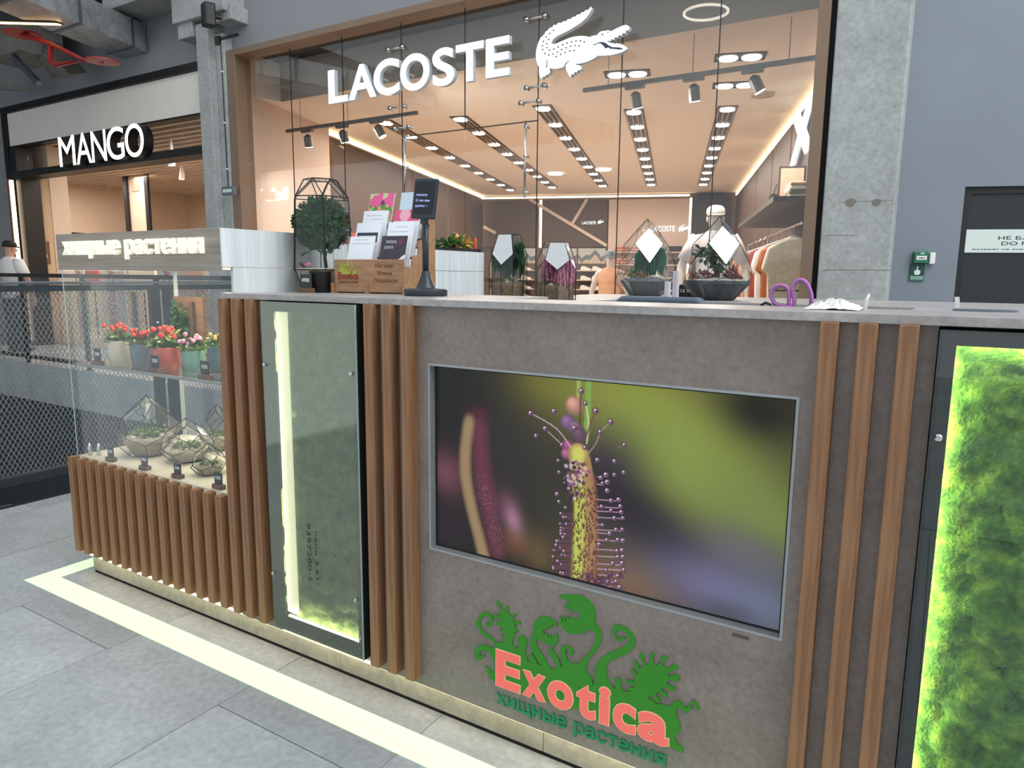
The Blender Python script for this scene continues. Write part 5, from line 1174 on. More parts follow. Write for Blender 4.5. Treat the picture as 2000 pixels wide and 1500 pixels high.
def figure(name, label, cat, loc, H, rz, skinm, shirtm, trousm, capm=None, arms=.16, sleeve=True, hairm=None, shoem=None, base=None):
    """a standing figure facing +y locally (rz turns it); origin at the soles"""
    s = H / 1.75; t = thing(name, label, cat, loc); t.rotation_euler[2] = rz; ORG[t.name] = (0, 0, 0)
    J = {'pel': (0, 0, .95), 'spi': (0, .01, 1.15), 'che': (0, .0, 1.35), 'nk': (0, -.01, 1.5), 'hd0': (0, .015, 1.56), 'hd1': (0, .02, 1.64), 'hd2': (0, .01, 1.715)}
    R_ = {'pel': (.15, .11), 'spi': (.13, .095), 'che': (.15, .1), 'nk': .055, 'hd0': (.066, .075), 'hd1': (.076, .092), 'hd2': (.056, .066)}
    ed = [('pel', 'spi'), ('spi', 'che'), ('che', 'nk'), ('nk', 'hd0'), ('hd0', 'hd1'), ('hd1', 'hd2')]
    for sd, nm in ((-1, 'l'), (1, 'r')):
        J[nm + 'sh'] = (sd * .18, 0, 1.43); J[nm + 'el'] = (sd * (.2 + arms * .55), .02, 1.14); J[nm + 'wr'] = (sd * (.2 + arms * .6), .07, .9); J[nm + 'pm'] = (sd * (.2 + arms * .6), .085, .83)
        R_[nm + 'sh'] = .06; R_[nm + 'el'] = .042; R_[nm + 'wr'] = .03; R_[nm + 'pm'] = (.036, .02); ed += [('che', nm + 'sh'), (nm + 'sh', nm + 'el'), (nm + 'el', nm + 'wr'), (nm + 'wr', nm + 'pm')]
        for k in range(4):
            q = (k - 1.5) * .02; a_ = f'{nm}f{k}'; J[a_ + 'a'] = (sd * (.2 + arms * .6), .085 + q, .79); J[a_ + 'b'] = (sd * (.19 + arms * .6), .09 + q, .735 - .008 * (1.5 - abs(k - 1.5))); R_[a_ + 'a'] = .0095; R_[a_ + 'b'] = .0075; ed += [(nm + 'pm', a_ + 'a'), (a_ + 'a', a_ + 'b')]
        J[nm + 'th'] = (sd * (.19 + arms * .6), .125, .81); R_[nm + 'th'] = .0095; ed.append((nm + 'pm', nm + 'th'))
        J[nm + 'hip'] = (sd * .095, 0, .9); J[nm + 'kn'] = (sd * .105, .015, .5); J[nm + 'an'] = (sd * .105, -.02, .09); J[nm + 'to'] = (sd * .12, .15, .035); R_[nm + 'hip'] = .09; R_[nm + 'kn'] = .06; R_[nm + 'an'] = .042; R_[nm + 'to'] = (.04, .03)
        ed += [('pel', nm + 'hip'), (nm + 'hip', nm + 'kn'), (nm + 'kn', nm + 'an'), (nm + 'an', nm + 'to')]
    K = list(J); skin_obj('body', [np.array(J[k]) * s for k in K], [(K.index(a_), K.index(b_)) for a_, b_ in ed], [tuple(np.array(R_[k]) * s) if hasattr(R_[k], '__len__') else R_[k] * s for k in K], skinm, t)
    def sc(r): return [tuple(np.array(q) * s) for q in r]
    sh = loft(sc([(0, 0, .86, .185, .135), (0, 0, .95, .18, .135), (0, 0, 1.1, .165, .125), (0, 0, 1.25, .178, .128), (0, 0, 1.36, .2, .125), (0, 0, 1.43, .19, .105), (0, -.005, 1.475, .12, .085), (0, -.008, 1.5, .075, .07)]))
    if sleeve:
        for sd in (-1, 1):
            a_, b_ = np.array([sd * .15, 0, 1.43]) * s, np.array([sd * (.2 + arms * .42), .012, 1.2]) * s
            sh.tube([a_, a_ + (b_ - a_) * .35, b_], [.085 * s, .085 * s, .074 * s], 14)
    sh.build('shirt', shirtm, t, smooth=True)
    tr = loft(sc([(0, 0, .84, .165, .12), (0, 0, .9, .172, .125), (0, 0, .97, .165, .12)]))
    for sd in (-1, 1): tr.tube([np.array([sd * .09, 0, .9]) * s, np.array([sd * .105, .01, .5]) * s, np.array([sd * .105, -.01, .07]) * s], [.1 * s, .078 * s, .068 * s], 14)
    tr.build('trousers', trousm, t, smooth=True)
    if shoem:
        for sd in (-1, 1): MB().ball(np.array([sd * .115, .05, .045]) * s, (.05 * s, .14 * s, .045 * s), 12, 8).build('shoe', shoem, t, smooth=True)
    if capm:
        cp_ = MB()
        for i in range(6):
            pass
        cp_.lathe([(.088 * s, 0), (.093 * s, .03 * s), (.086 * s, .065 * s), (.06 * s, .09 * s), (.02 * s, .1 * s)], (0, .012 * s, 1.655 * s), 18, 1, 1.12)
        c_ = cp_.build('cap', capm, t, smooth=True)
        MB().prism([np.array([.085 * math.sin(a_) , .06 + .125 * max(0, math.cos(a_)), 1.662 - .02 * max(0, math.cos(a_))]) * s for a_ in [math.pi * (k / 10 - .5) for k in range(11)]], UZ * .006 * s).build('cap_peak', capm, c_)
    # plain facial relief: nose, brow, ears
    for sd in (-1, 1): MB().ball(np.array([sd * .078, .012, 1.615]) * s, (.012 * s, .02 * s, .03 * s), 8, 6).build('ear', skinm, t, smooth=True)
    MB().ball(np.array([0, .112, 1.605]) * s, (.014 * s, .02 * s, .026 * s), 8, 6).build('nose', skinm, t, smooth=True)
    if base: MB().lathe([(.2 * s, 0), (.2 * s, .012), (.02, .014)], (0, 0, 0), 24).build('stand', base, t)
    return t

# ------------------------------------------------------------------ sign over the right shop
m_sface = plain('white_sign_face', (236, 244, 248), .4, var=.01, emit=.55, ecol=(236, 246, 252)); m_sside = plain('white_sign_side', (206, 216, 222), .5, var=.02)
SY = 6.12
ls = thing('shop_sign', 'large white letters LACOSTE mounted before the shop glass', 'shop sign', (-5, 6.2, 3.2))
Zb, Zt = 3.222, 3.585
for ch, xa, xb in (('L', 670, 795), ('A', 800, 980), ('C', 965, 1133), ('O', 1138, 1328), ('S', 1347, 1490), ('T', 1500, 1680), ('E', 1695, 1850)):
    pa, pb = 440 + xa / 3.333, 440 + xb / 3.333; a, b = oy(pa, 175 - (pa - 641) * .155, SY), oy(pb, 175 - (pb - 641) * .155, SY)
    cv, cf = text_raw(ch, .028, 8); hh = text_raw('E', .028, 8)[0]; sy = (Zt - Zb) / (hh[:, 1].max() - hh[:, 1].min())
    l = on_plane(cv, cf, (a[0], SY + .055, Zb), UX, UZ, NY, (b[0] - a[0]) / (cv[:, 0].max() - cv[:, 0].min()), sy, .053, cv[:, 0].min(), 0).build('letter', m_sside, ls)
    on_plane(cv, cf, (a[0], SY + .002, Zb), UX, UZ, NY, (b[0] - a[0]) / (cv[:, 0].max() - cv[:, 0].min()), sy, .002, cv[:, 0].min(), 0).build('letter_face', m_sface, l)
for k in range(7):
    x = -6.2 + .37 * k; MB().tube([(x, SY + .05, 3.4), (x, GY, 3.4)], .006, 6).build('standoff', m_chrome, ls)
CR = [(1115,105),(1085,150),(1060,165),(1025,165),(1010,195),(965,200),(945,230),(890,240),(870,270),(815,278),(795,308),(740,310),(720,342),(665,345),(640,372),(585,370),(560,405),(510,405),(490,440),(440,455),(420,490),(378,515),(360,560),(335,575),(325,605),(300,605),(285,640),(262,690),(240,760),(225,830),(220,900),(228,980),(250,1050),(275,1100),(270,1140),(272,1200),(290,1250),(315,1283),(345,1240),(365,1250),(395,1210),(420,1215),(450,1170),(450,1135),(430,1110),(470,1118),(560,1118),(640,1100),(680,1080),(708,1070),(718,1140),(740,1190),(770,1245),(790,1250),(800,1205),(830,1215),(855,1165),(885,1180),(910,1135),(935,1145),(965,1115),(960,1085),(930,1060),(870,1045),(960,1030),(1060,1000),(1150,960),(1235,905),(1330,905),(1450,895),(1560,870),(1640,840),(1700,800),(1710,780),(1695,765),(1640,730),(1620,715),(1610,735),(1580,705),(1560,725),(1535,695),(1515,720),(1490,695),(1470,715),(1450,695),(1410,690),(1380,665),(1440,665),(1445,635),(1495,645),(1505,600),(1555,610),(1565,570),(1620,580),(1630,535),(1680,540),(1690,490),(1720,500),(1740,460),(1740,430),(1700,405),(1640,415),(1560,450),(1480,490),(1430,515),(1425,498),(1390,493),(1340,505),(1290,508),(1250,530),(1215,572),(1150,582),(1100,605),(1040,590),(960,583),(880,590),(800,605),(720,635),(640,670),(560,705),(500,720),(472,710),(470,690),(500,640),(560,590),(640,550),(760,490),(860,430),(960,365),(1040,290),(1095,210),(1130,140)]
def cpt(pts, Y=SY): return [oy(1020 + a / 8.333, b / 8.333, Y) for a, b in pts]
co = thing('crocodile_emblem', 'white crocodile emblem standing off the shop glass', 'shop sign', (-3.1, 6.2, 3.2))
P = cpt(CR); v, f = shape_raw([[(p[0], p[2]) for p in P]])
cbod = on_plane(v, f, (0, SY + .055, 0), UX, UZ, NY, 1, 1, .053).build('emblem_body', m_sside, co); on_plane(v, f, (0, SY + .002, 0), UX, UZ, NY, 1, 1, .002).build('emblem_face', m_sface, cbod)
m_navy = plain('dark_scale_print', (58, 70, 84), .6)
def flat(pts, name, parent=co): P = cpt(pts); v, f = shape_raw([[(p[0], p[2]) for p in P]]); on_plane(v, f, (0, SY, 0), UX, UZ, NY, 1, 1, .0015).build(name, m_navy, parent)
flat([(1155, 720), (1190, 718), (1240, 690), (1310, 682), (1360, 700), (1410, 740), (1460, 765), (1540, 770), (1600, 775), (1640, 795), (1630, 810), (1600, 800), (1585, 812), (1565, 800), (1550, 815), (1530, 795), (1490, 805), (1480, 790), (1440, 800), (1420, 780), (1390, 775), (1355, 790), (1325, 750), (1290, 715), (1240, 705), (1190, 732), (1160, 735)], 'mouth_line')
flat([(1280, 580), (1295, 555), (1320, 550), (1330, 562), (1300, 572)], 'eye'); flat([(1380, 540), (1390, 520), (1408, 517), (1405, 530)], 'nostril')
flat([(380, 975), (395, 975), (412, 1010), (410, 1060), (395, 1095), (375, 1105), (400, 1050), (402, 1010)], 'leg_line'); flat([(765, 988), (768, 996), (730, 1025), (705, 1065), (665, 1090), (690, 1060), (715, 1020)], 'leg_line'); flat([(865, 1038), (960, 1038), (940, 1048), (880, 1052)], 'leg_line')
for x, y in ((505, 490), (440, 542), (385, 598), (425, 640), (340, 668), (395, 708), (325, 740), (400, 772), (330, 805), (440, 815), (365, 865), (428, 890), (510, 795), (580, 762), (497, 878), (568, 843), (636, 805), (655, 726), (725, 698), (800, 676), (870, 665), (942, 664), (1005, 678), (710, 773), (782, 748), (855, 738), (922, 742), (550, 918), (620, 882), (693, 850), (768, 826), (838, 818)): flat([(x - 18, y + 6), (x + 18, y - 14), (x + 14, y + 18)], 'scale')

# ------------------------------------------------------------------ goods in the right shop
m_board = plain('shelf_board', (206, 184, 164), .6); m_dshelf = plain('dark_shelf', (58, 50, 46), .5); m_body = plain('mannequin_white', (220, 206, 194), .5, var=.02)
def inshop(u, v, z): return uvz(u, v, z)
p = oy(1405, 387, 7.5)
figure('mannequin', 'white mannequin in pale pink tee and white cap behind the glass', 'mannequin', (p[0] - .03, 7.5, .22), 1.80, math.pi + .35, m_body, plain('pale_pink_tee', (232, 216, 214), .8, var=.03), plain('beige_trousers', (190, 170, 150), .8), plain('white_cap', (240, 230, 214), .7), arms=.22, base=m_chrome)
p = oy(1193, 480, 9.2)
figure('mannequin', 'mannequin in peach vest and grey cap farther inside', 'mannequin', (p[0] + .0, 9.2, .02), 1.62, math.pi + .3, m_body, plain('peach_vest', (226, 168, 128), .8, var=.05), plain('dark_shorts', (60, 56, 60), .8), plain('grey_blue_cap', (130, 140, 150), .7), arms=.12, sleeve=False, base=m_chrome)
MB().obox(uvz(.55, 7.55, 0), E2 * 1.0, D3 * .9, UZ * .22) if False else None
pd = oy(1405, 560, 7.5); MB().box(pd[0] - .5, pd[0] + .45, 7.1, 7.95, 0, .22).build('window_podium', m_board, None, bevel=.004, label='low beige podium under the capped mannequin', cat='podium')
# rail of clothes by the right wall
gcols = [('cream coat', (238, 218, 188), 1.15), ('sand coat', (226, 200, 168), 1.15), ('rust shirt', (196, 108, 66), .85), ('olive shirt', (112, 118, 58), .85), ('white shirt', (224, 216, 212), .8), ('black patterned dress', (48, 40, 44), 1.0), ('brick red blouse', (170, 66, 52), .8), ('rose blouse', (214, 152, 128), .95), ('pale peach dress', (226, 176, 148), 1.05), ('ivory dress', (222, 196, 168), 1.05), ('taupe trousers', (136, 120, 108), .95), ('apricot blouse', (230, 172, 132), .9), ('grey trousers', (110, 102, 100), .95), ('terracotta top', (182, 84, 62), .7), ('peach dress', (226, 174, 134), 1.1)]
UG = 1.12; V0 = 7.1
rl = thing('clothes_rail', 'long metal clothes rail along the right shop wall', 'clothes rail', uvz(UG, V0, 0))
MB().tube([uvz(UG, V0 - .1, 1.78), uvz(UG, V0 + 4.6, 1.78)], .014, 8).build('bar', m_chrome, rl)
for vv_ in (V0 + 2.2, V0 + 4.55): MB().tube([uvz(UG, vv_, 0), uvz(UG, vv_, 1.78)], .014, 8).build('post', m_chrome, rl)
for k, (nm, colr, ln) in enumerate(gcols):
    v_ = V0 + .12 + .27 * k + (.12 if k > 5 else 0); u = UG + (.02 if k % 2 else -.02); zt = 1.66; wv = .23 if 'trousers' not in nm else .17
    t = thing('hanging_garment', f'{nm} hanging on the clothes rail', 'garment', uvz(u, v_, zt - ln), group='garments on the clothes rail')
    m_ = plain('cloth_' + nm.replace(' ', '_'), colr, .85, var=.08, scale=25)
    out = [(-.05, 0), (.05, 0), (.12, -.03), (wv, -.09), (wv + .05, -.3), (wv - .01, -.34), (wv - .02, -.6), (wv + .02, -ln), (-wv - .02, -ln), (-wv + .02, -.6), (-wv + .01, -.34), (-wv - .05, -.3), (-wv, -.09), (-.12, -.03)]
    mb = MB(); th_ = .035
    for s_ in (-1, 1): pass
    mb.prism([uvz(u + a_, v_ - th_, zt + z_) for a_, z_ in out], D3 * 2 * th_); mb.build('cloth', m_, t, bevel=.02)
    MB().tube([uvz(u - .2, v_, zt - .06), uvz(u, v_, zt + .02), uvz(u + .2, v_, zt - .06)], .008, 6).build('hanger', m_white, t); MB().tube([uvz(u, v_, zt + .02), uvz(u, v_, zt + .1), uvz(u + .015, v_, zt + .135)], .004, 5).build('hanger_hook', m_chrome, t)
    if nm in ('cream coat',): MB().obox(uvz(u - .2, v_ - th_ - .004, zt - .5), E2 * .4, D3 * .004, UZ * .012).build('stripe', plain('stripe_black', (50, 44, 40), .8), t)
# shelf over the rail with folded goods
sv0, sv1 = V0 - .05, V0 + 3.6
sh = ubox(UG - .25, UR - .02, sv0, sv1, 1.98, 2.03).build('wall_shelf', m_dshelf, None, label='dark wall shelf above the clothes rail', cat='shelf', origin=tuple(uvz(UG, sv0, 1.98)))
def stack(u, v_, z, n, cols, label, wv=.14, dv=.17, grp='folded clothes'):
    t = thing('folded_stack', label, 'folded clothes', uvz(u, v_, z), group=grp)
    for k in range(n): q = rng.uniform(-.01, .01); ubox(u - wv + q, u + wv + q, v_ - dv, v_ + dv, z + .001 + .038 * k, z + .038 * (k + 1)).build('folded_garment', cols[k % len(cols)], t, bevel=.012)
    return t
m_f = [plain('folded_cream', (216, 196, 170), .9), plain('folded_rose', (206, 160, 138), .9), plain('folded_white', (226, 220, 212), .9), plain('folded_olive', (120, 112, 80), .9), plain('folded_dark', (58, 54, 56), .9), plain('folded_red', (188, 88, 66), .9)]
stack(UG + .05, sv0 + .35, 2.03, 4, [m_f[0], m_f[3], m_f[2], m_f[1]], 'cream and olive folded knitwear on the dark shelf, nearest the glass'); stack(UG + .1, sv0 + 1.9, 2.03, 3, [m_f[0], m_f[4]], 'cream and dark folded knitwear on the dark shelf, middle'); stack(UG, sv0 + 3.2, 2.03, 2, [m_f[2], m_f[0]], 'pale folded knitwear at the far end of the dark shelf')
t = thing('handbag', 'small black handbag on the dark shelf', 'bag', uvz(UG, sv0 + 1.4, 2.03)); ubox(UG - .13, UG + .13, sv0 + 1.35, sv0 + 1.45, 2.031, 2.2).build('bag_body', m_black, t, bevel=.02); MB().tube([uvz(UG - .08, sv0 + 1.4, 2.2), uvz(UG - .05, sv0 + 1.4, 2.3), uvz(UG + .05, sv0 + 1.4, 2.3), uvz(UG + .08, sv0 + 1.4, 2.2)], .008, 6).build('strap', m_black, t)
t = thing('picture_frame', 'slim dark picture frame standing on the shelf', 'picture frame', uvz(UG, sv0 + .75, 2.03)); ubox(UG - .12, UG + .14, sv0 + .74, sv0 + .76, 2.031, 2.40).build('frame', m_dshelf, t); ubox(UG - .10, UG + .12, sv0 + .735, sv0 + .74, 2.05, 2.38).build('picture', m_f[1], t)
# white letter on the right wall, built in place of a reflection in the glass
pX = [tuple(x) for x in ((1543, 284), (1592, 327))]
c = oy(1570, 305, 8.0); uu = UR - .1
def onu(px, py, u): d = ray(px, py); tt = u / (E2 @ d); return CAM + tt * d
a = onu(1546, 327, UR - .12); b = onu(1590, 283, UR - .12)
xs_ = thing('reflected_letter', 'large white letter X at right, standing in for a reflection in the shop glass', 'sign', a)
cv, cf = text_raw('X', .05); va, vb_ = float(D3 @ a), float(D3 @ b); za = min(a[2], b[2])
on_plane(cv, cf, uvz(UR - .125, va, za + .02), -D3, UZ, -E2, (va - vb_) / (cv[:, 0].max() - cv[:, 0].min()), .85, .03, cv[:, 0].min(), 0).build('letter', m_sface, xs_)
# back wall: shoe wall, posters, lettering, shelves of folded clothes
vw = VB - .16
su = thing('shoe_wall', 'back wall shoe display with pale shelves', 'shelf unit', uvz(-3.3, vw, .2))
for u0, u1 in ((-4.9, -3.95), (-3.75, -2.75), (-2.7, -1.92)):
    for z in (.35, .62, .89, 1.16, 1.43): ubox(u0, u1, vw - .3, vw, z, z + .03).build('shelf', m_board, su)
ubox(-4.95, -1.9, vw, vw + .03, .2, 2.1).build('back_panel', plain('shoe_wall_brown', (96, 76, 62), .7), su)
m_shoe = plain('white_leather', (234, 224, 214), .5); m_shoed = plain('tan_leather', (186, 140, 110), .5)
def shoe_proto():
    t = thing('sneaker', 'pale sneaker on the back wall shoe display', 'shoe', (0, 0, 0), group='sneakers on the shoe wall')
    prof = [(0, 0), (.29, 0), (.3, .025), (.29, .045), (.22, .06), (.15, .095), (.1, .115), (.02, .11), (0, .06)]
    MB().prism([(a_ - .15, -.045, z_) for a_, z_ in prof], (0, .09, 0)).build('upper', m_shoe, t, bevel=.012); MB().box(-.152, .152, -.05, .05, -.0, .022).build('sole', m_white, t)
    return t
sp = shoe_proto(); first = True; ng = math.atan2(E2[1], E2[0])
od = ('first', 'second', 'third', 'fourth', 'fifth', 'sixth')
for zi, z in enumerate((.38, .65, .92, 1.19, 1.46)):
    for ui, u in enumerate((-4.6, -4.2, -3.5, -3.05, -2.45, -2.12)):
        if z < .5 and u < -3: continue
        loc = uvz(u, vw - .16, z + .001); lb = f'pale sneaker, {od[ui]} from left on the {od[4 - zi]} shoe wall shelf from the top'
        if first: sp.location = loc; sp.rotation_euler[2] = ng; sp['label'] = lb; first = False
        else: copy_tree(sp, loc, lb, None, ng)
def poster(u0, u1, z0, z1, label):
    t = thing('poster', label, 'poster', uvz(u0, vw - .02, z0), group='landscape posters'); W_, H_ = 40, 16; y, x = np.mgrid[0:H_, 0:W_]; im = np.zeros((H_, W_, 3)); im[:] = (176, 178, 176)
    rdg = H_ * (.35 + .18 * np.sin(x[0] / 5.0) + .1 * np.sin(x[0] / 2.3)); im[y > rdg[None]] = (96, 108, 116); im[y > rdg[None] + 5] = (186, 170, 146); im += rng.normal(0, 8, im.shape); im = np.clip(im, 0, 255) / 255; im = ((im + .055) / 1.055) ** 2.4
    ubox(u0, u1, vw - .02, vw, z0, z1).build('board', m_board, t)
    P = np.array([uvz(u0 + (u1 - u0) * i / W_, vw - .0205, z1 - (z1 - z0) * j / H_) - np.array(ORG[t.name]) for j in range(H_ + 1) for i in range(W_ + 1)])
    ii = np.arange(H_)[:, None] * (W_ + 1) + np.arange(W_)[None]; me = grid_mesh('print', P, np.stack([ii, ii + W_ + 1, ii + W_ + 2, ii + 1], -1).reshape(-1, 4), im); me.materials.append(m_prn); q = bpy.data.objects.new('print', me); COL.objects.link(q); q.parent = t
poster(-4.9, -3.95, 1.65, 2.08, 'mountain poster on the back wall, left'); poster(-3.75, -2.75, 1.65, 2.08, 'mountain poster on the back wall, middle'); poster(-2.7, -1.92, 1.65, 2.08, 'mountain poster on the back wall, right')
a = ov(1272, 452, vw - .02); b = ov(1318, 452, vw - .02)
s3 = thing('wall_sign', 'small white lettering LACOSTE with crocodile on the pink back wall', 'sign', a)
letters('LACOSTE', a, E2, UZ, -D3, tou(b) - tou(a), .15, .02, m_sface, s3, bold=.02)
def minicroc(org, wid, parent): 
    v, f = shape_raw([[((x - 220) / 1520, -(y - 1283) / 1520) for x, y in CR]]); on_plane(v, f, org, E2, UZ, -D3, wid, wid, .02).build('crocodile', m_sface, parent)
minicroc(a + E2 * (tou(b) - tou(a) + .1) - UZ * .02, .28, s3)
a = ov(1137, 438, vw - .02); b = ov(1164, 438, vw - .02); s4 = thing('wall_sign', 'tiny white lettering LACOSTE on the brown back wall', 'sign', a); letters('LACOSTE', a, E2, UZ, -D3, tou(b) - tou(a), .08, .02, m_sface, s4, bold=.02); minicroc(a + E2 * (tou(b) - tou(a) + .05), .17, s4)
fu = thing('folded_shelf_unit', 'shelves of folded clothes on the pink back wall', 'shelf unit', uvz(-1.4, vw, .3))
for z in (.55, .9, 1.25, 1.6, 1.95): ubox(-1.8, .25, vw - .35, vw, z, z + .03).build('shelf', m_board, fu)
for zi, z in enumerate((.58, .93, 1.28, 1.63, 1.98)):
    for u, cs, nm in ((-1.45, [m_f[5], m_f[1]], 'coral'), (-.95, [m_f[5], m_f[0]], 'orange'), (-.45, [m_f[2]], 'white'), (.03, [m_f[4]], 'dark')): stack(u, vw - .18, z, 4, cs, f'{nm} folded shirts on the {od[4 - zi]} pink wall shelf from the top', .18, .14, grp=f'{nm} folded shirt stacks')
# glass sign lettering of a shop across the gallery, seen only as a reflection, and lamps of the gallery
m_refl = emitm('lit_letter', (255, 252, 246), 6)
def mirror_y(P): return np.array([P[0], 2 * GY - P[1], P[2]])
a, b = mirror_y(oy(563, 390, 14.4)), mirror_y(oy(500, 390, 14.4))
op = thing('opposite_shop_sign', 'lit white lettering on the shop across the gallery', 'shop sign', a)
text_box('Belle Y', a, -UX if a[0] > b[0] else UX, UZ, np.array([0, 1.0, 0]), abs(a[0] - b[0]), .36, .05, bold=.01).build('lettering', m_refl, op, kind='stuff')
m_ring = emitm('ring_lamp', (255, 244, 226), 9)
c = mirror_y(oy(1378, 24, 8.2)); R = 42 / FPX * axd(oy(1378, 24, 8.2))
mb = MB().tube([c + np.array([R * math.cos(q), R * math.sin(q), 0]) for q in [2 * math.pi * k / 40 for k in range(41)]], .014, 6); rg = thing('ring_pendant', 'thin glowing ring pendant over the gallery', 'pendant lamp', c); mb.build('ring', m_ring, rg)
for q in (0, 2.1, 4.2): MB().tube([c + np.array([R * math.cos(q), R * math.sin(q), 0]), c + UZ * 4], .002, 4).build('wire', m_black, rg)
a, b = mirror_y(oy(497, 168, 13)), mirror_y(oy(672, 290, 16)); m_line = emitm('line_lamp', (255, 214, 120), 6)
lp = thing('line_pendant', 'long thin glowing line pendant across the gallery', 'pendant lamp', a); MB().tube([a, b], .03, 4).build('light_line', m_line, lp); MB().tube([a, a + UZ * 3], .004, 4).build('wire', m_black, lp)
# ------------------------------------------------------------------ left shop
m_mwall = plain('cream_plaster', (222, 202, 180), .8, var=.03); m_mceil = plain('slatted_ceiling', (206, 190, 174), .8, var=.04); m_mfloor = plain('warm_floor', (170, 150, 130), .5)
m_boardw = plain('sign_board_white', (244, 238, 228), .6, var=.02)
MXB = 13.0
wl = thing('wall_left', kind='structure')
MB().box(-19.1, -19, 6.45, MXB, 0, 3.6).build('wall_section', m_mwall, wl); MB().box(-19, MX1 - 2.2, MXB, MXB + .1, 0, 3.6).build('wall_section', m_mwall, wl); MB().prism([(MX1 - .02, 6.45, 0), (MX1 + .02, 6.45, 0), (MX1 - 2.19, MXB, 0), (MX1 - 2.23, MXB, 0)], UZ * 3.6).build('wall_section', m_mwall, wl)
MB().prism([(-19, 6.45, -.05), (MX1, 6.45, -.05), (MX1 - 2.2, MXB, -.05), (-19, MXB, -.05)], UZ * .05).build('floor_left_shop', m_mfloor, None, kind='structure')
cl_ = MB().prism([(-19.1, 6.46, 3.5), (MX1, 6.46, 3.5), (MX1 - 2.2, MXB, 3.5), (-19.1, MXB, 3.5)], UZ * .1).build('ceiling_left_shop', m_mceil, None, kind='structure')
for k in range(28): MB().box(-18.9, MX1 - .34 * (.2 + .23 * k), 6.6 + .23 * k, 6.68 + .23 * k, 3.44, 3.499).build('ceiling_slat', m_mceil, cl_)
MB().box(-14.6, -13.55, 6.6, 6.9, 0, 3.44).build('pilaster', m_mwall, wl)
w2 = thing('window_2', kind='structure', loc=(MX0, FY, 0))
def fb(nm, m, *b): return MB().box(*b).build(nm, m, w2)
fb('shopfront_frame', m_black, MX0, MX0 + .13, 6.1, 6.4, 0, ZM); fb('shopfront_frame', m_black, MX1 - .10, MX1, 6.1, 6.4, 0, ZM); fb('shopfront_frame', m_black, MX0 + .13, MX1 - .10, 6.1, 6.4, ZM - .1, ZM)
fb('sign_board', m_boardw, MX0 + .14, MX1 - .11, 6.14, 6.3, 3.37, ZM - .105); fb('board_edge', m_black, MX0 + .13, MX1 - .1, 6.13, 6.31, 3.345, 3.37)
fb('transom', m_black, MX0 + .13, MX1 - .1, 6.1, 6.4, 2.84, 2.945); fb('jamb', m_black, MX0 + .32, MX0 + .48, 6.1, 6.4, 0, 2.84); fb('jamb', m_black, MX0 + .13, MX0 + .34, 6.12, 6.38, 2.945, 3.345)
fb('transom_glass', m_glass, MX0 + .35, MX1 - .11, 6.3, 6.308, 2.95, 3.34)
m_jled = emitm('jamb_light', (255, 226, 190), 6); fb('jamb_light', m_jled, MX0 + .19, MX0 + .30, 6.05, 6.07, .05, 2.8); fb('jamb_reveal', plain('amber_reveal', (176, 104, 52), .5), MX0 + .131, MX0 + .188, 6.05, 6.09, .05, 2.82)
ms = thing('shop_sign', 'lit white letters MANGO with deep dark sides on the left shop', 'shop sign', (-11.2, 6.1, 2.9)); m_mface = emitm('lit_sign_face', (255, 250, 244), 1.6)
for ch, xa, xb in (('M', 435, 550), ('A', 558, 668), ('N', 672, 778), ('G', 785, 908), ('O', 918, 1052)):
    pa, pb = xa / 3.75, xb / 3.75; ym = 305 - (pa - 115) * .17; a, b = oy(pa, ym, 5.98), oy(pb, ym - (pb - pa) * .17, 5.98); cv, cf = text_raw(ch, .0, 8); zb, zt = 2.885, 3.325; hh = text_raw('M', 0, 8)[0]
    sx = (b[0] - a[0]) / (cv[:, 0].max() - cv[:, 0].min()); sy = (zt - zb) / (hh[:, 1].max() - hh[:, 1].min())
    l = on_plane(cv, cf, (a[0], 6.13, zb), UX, UZ, NY, sx, sy, .148, cv[:, 0].min(), 0).build('letter', m_black, ms); on_plane(cv, cf, (a[0], 5.982, zb), UX, UZ, NY, sx, sy, .004, cv[:, 0].min(), 0).build('letter_face', m_mface, l)
for k in range(5): area('left_shop_lamp', (-17.4 + 1.8 * k, 8.4, 3.4), (-17.4 + 1.8 * k, 8.4, 0), .6, 3, 62, (1, .88, .78))
for px, nm in ((247, 'a'), (288, 'b')):
    p = oy(px, 420, 9.5); MB().box(p[0] - .06, p[0] + .06, 9.5, 9.56, 0, 3.43).build('black_post', m_black, None, label='tall black post in the left shop, ' + ('left' if nm == 'a' else 'right') + ' of two', cat='post', origin=(p[0], 9.5, 0))
a, b = oy(247, 420, 9.6), oy(290, 420, 9.6); MB().box(a[0], b[0], 9.57, 9.62, 0, 3.43).build('partition_panel', m_mwall, None, label='cream partition panel between the two black posts', cat='partition'); 
vp = oy(265, 363, 9.57); MB().box(vp[0] - .14, vp[0] + .14, 9.55, 9.57, vp[2] - .12, vp[2] + .12).build('air_grille', m_slat, None, label='small square grille on the cream partition', cat='grille')
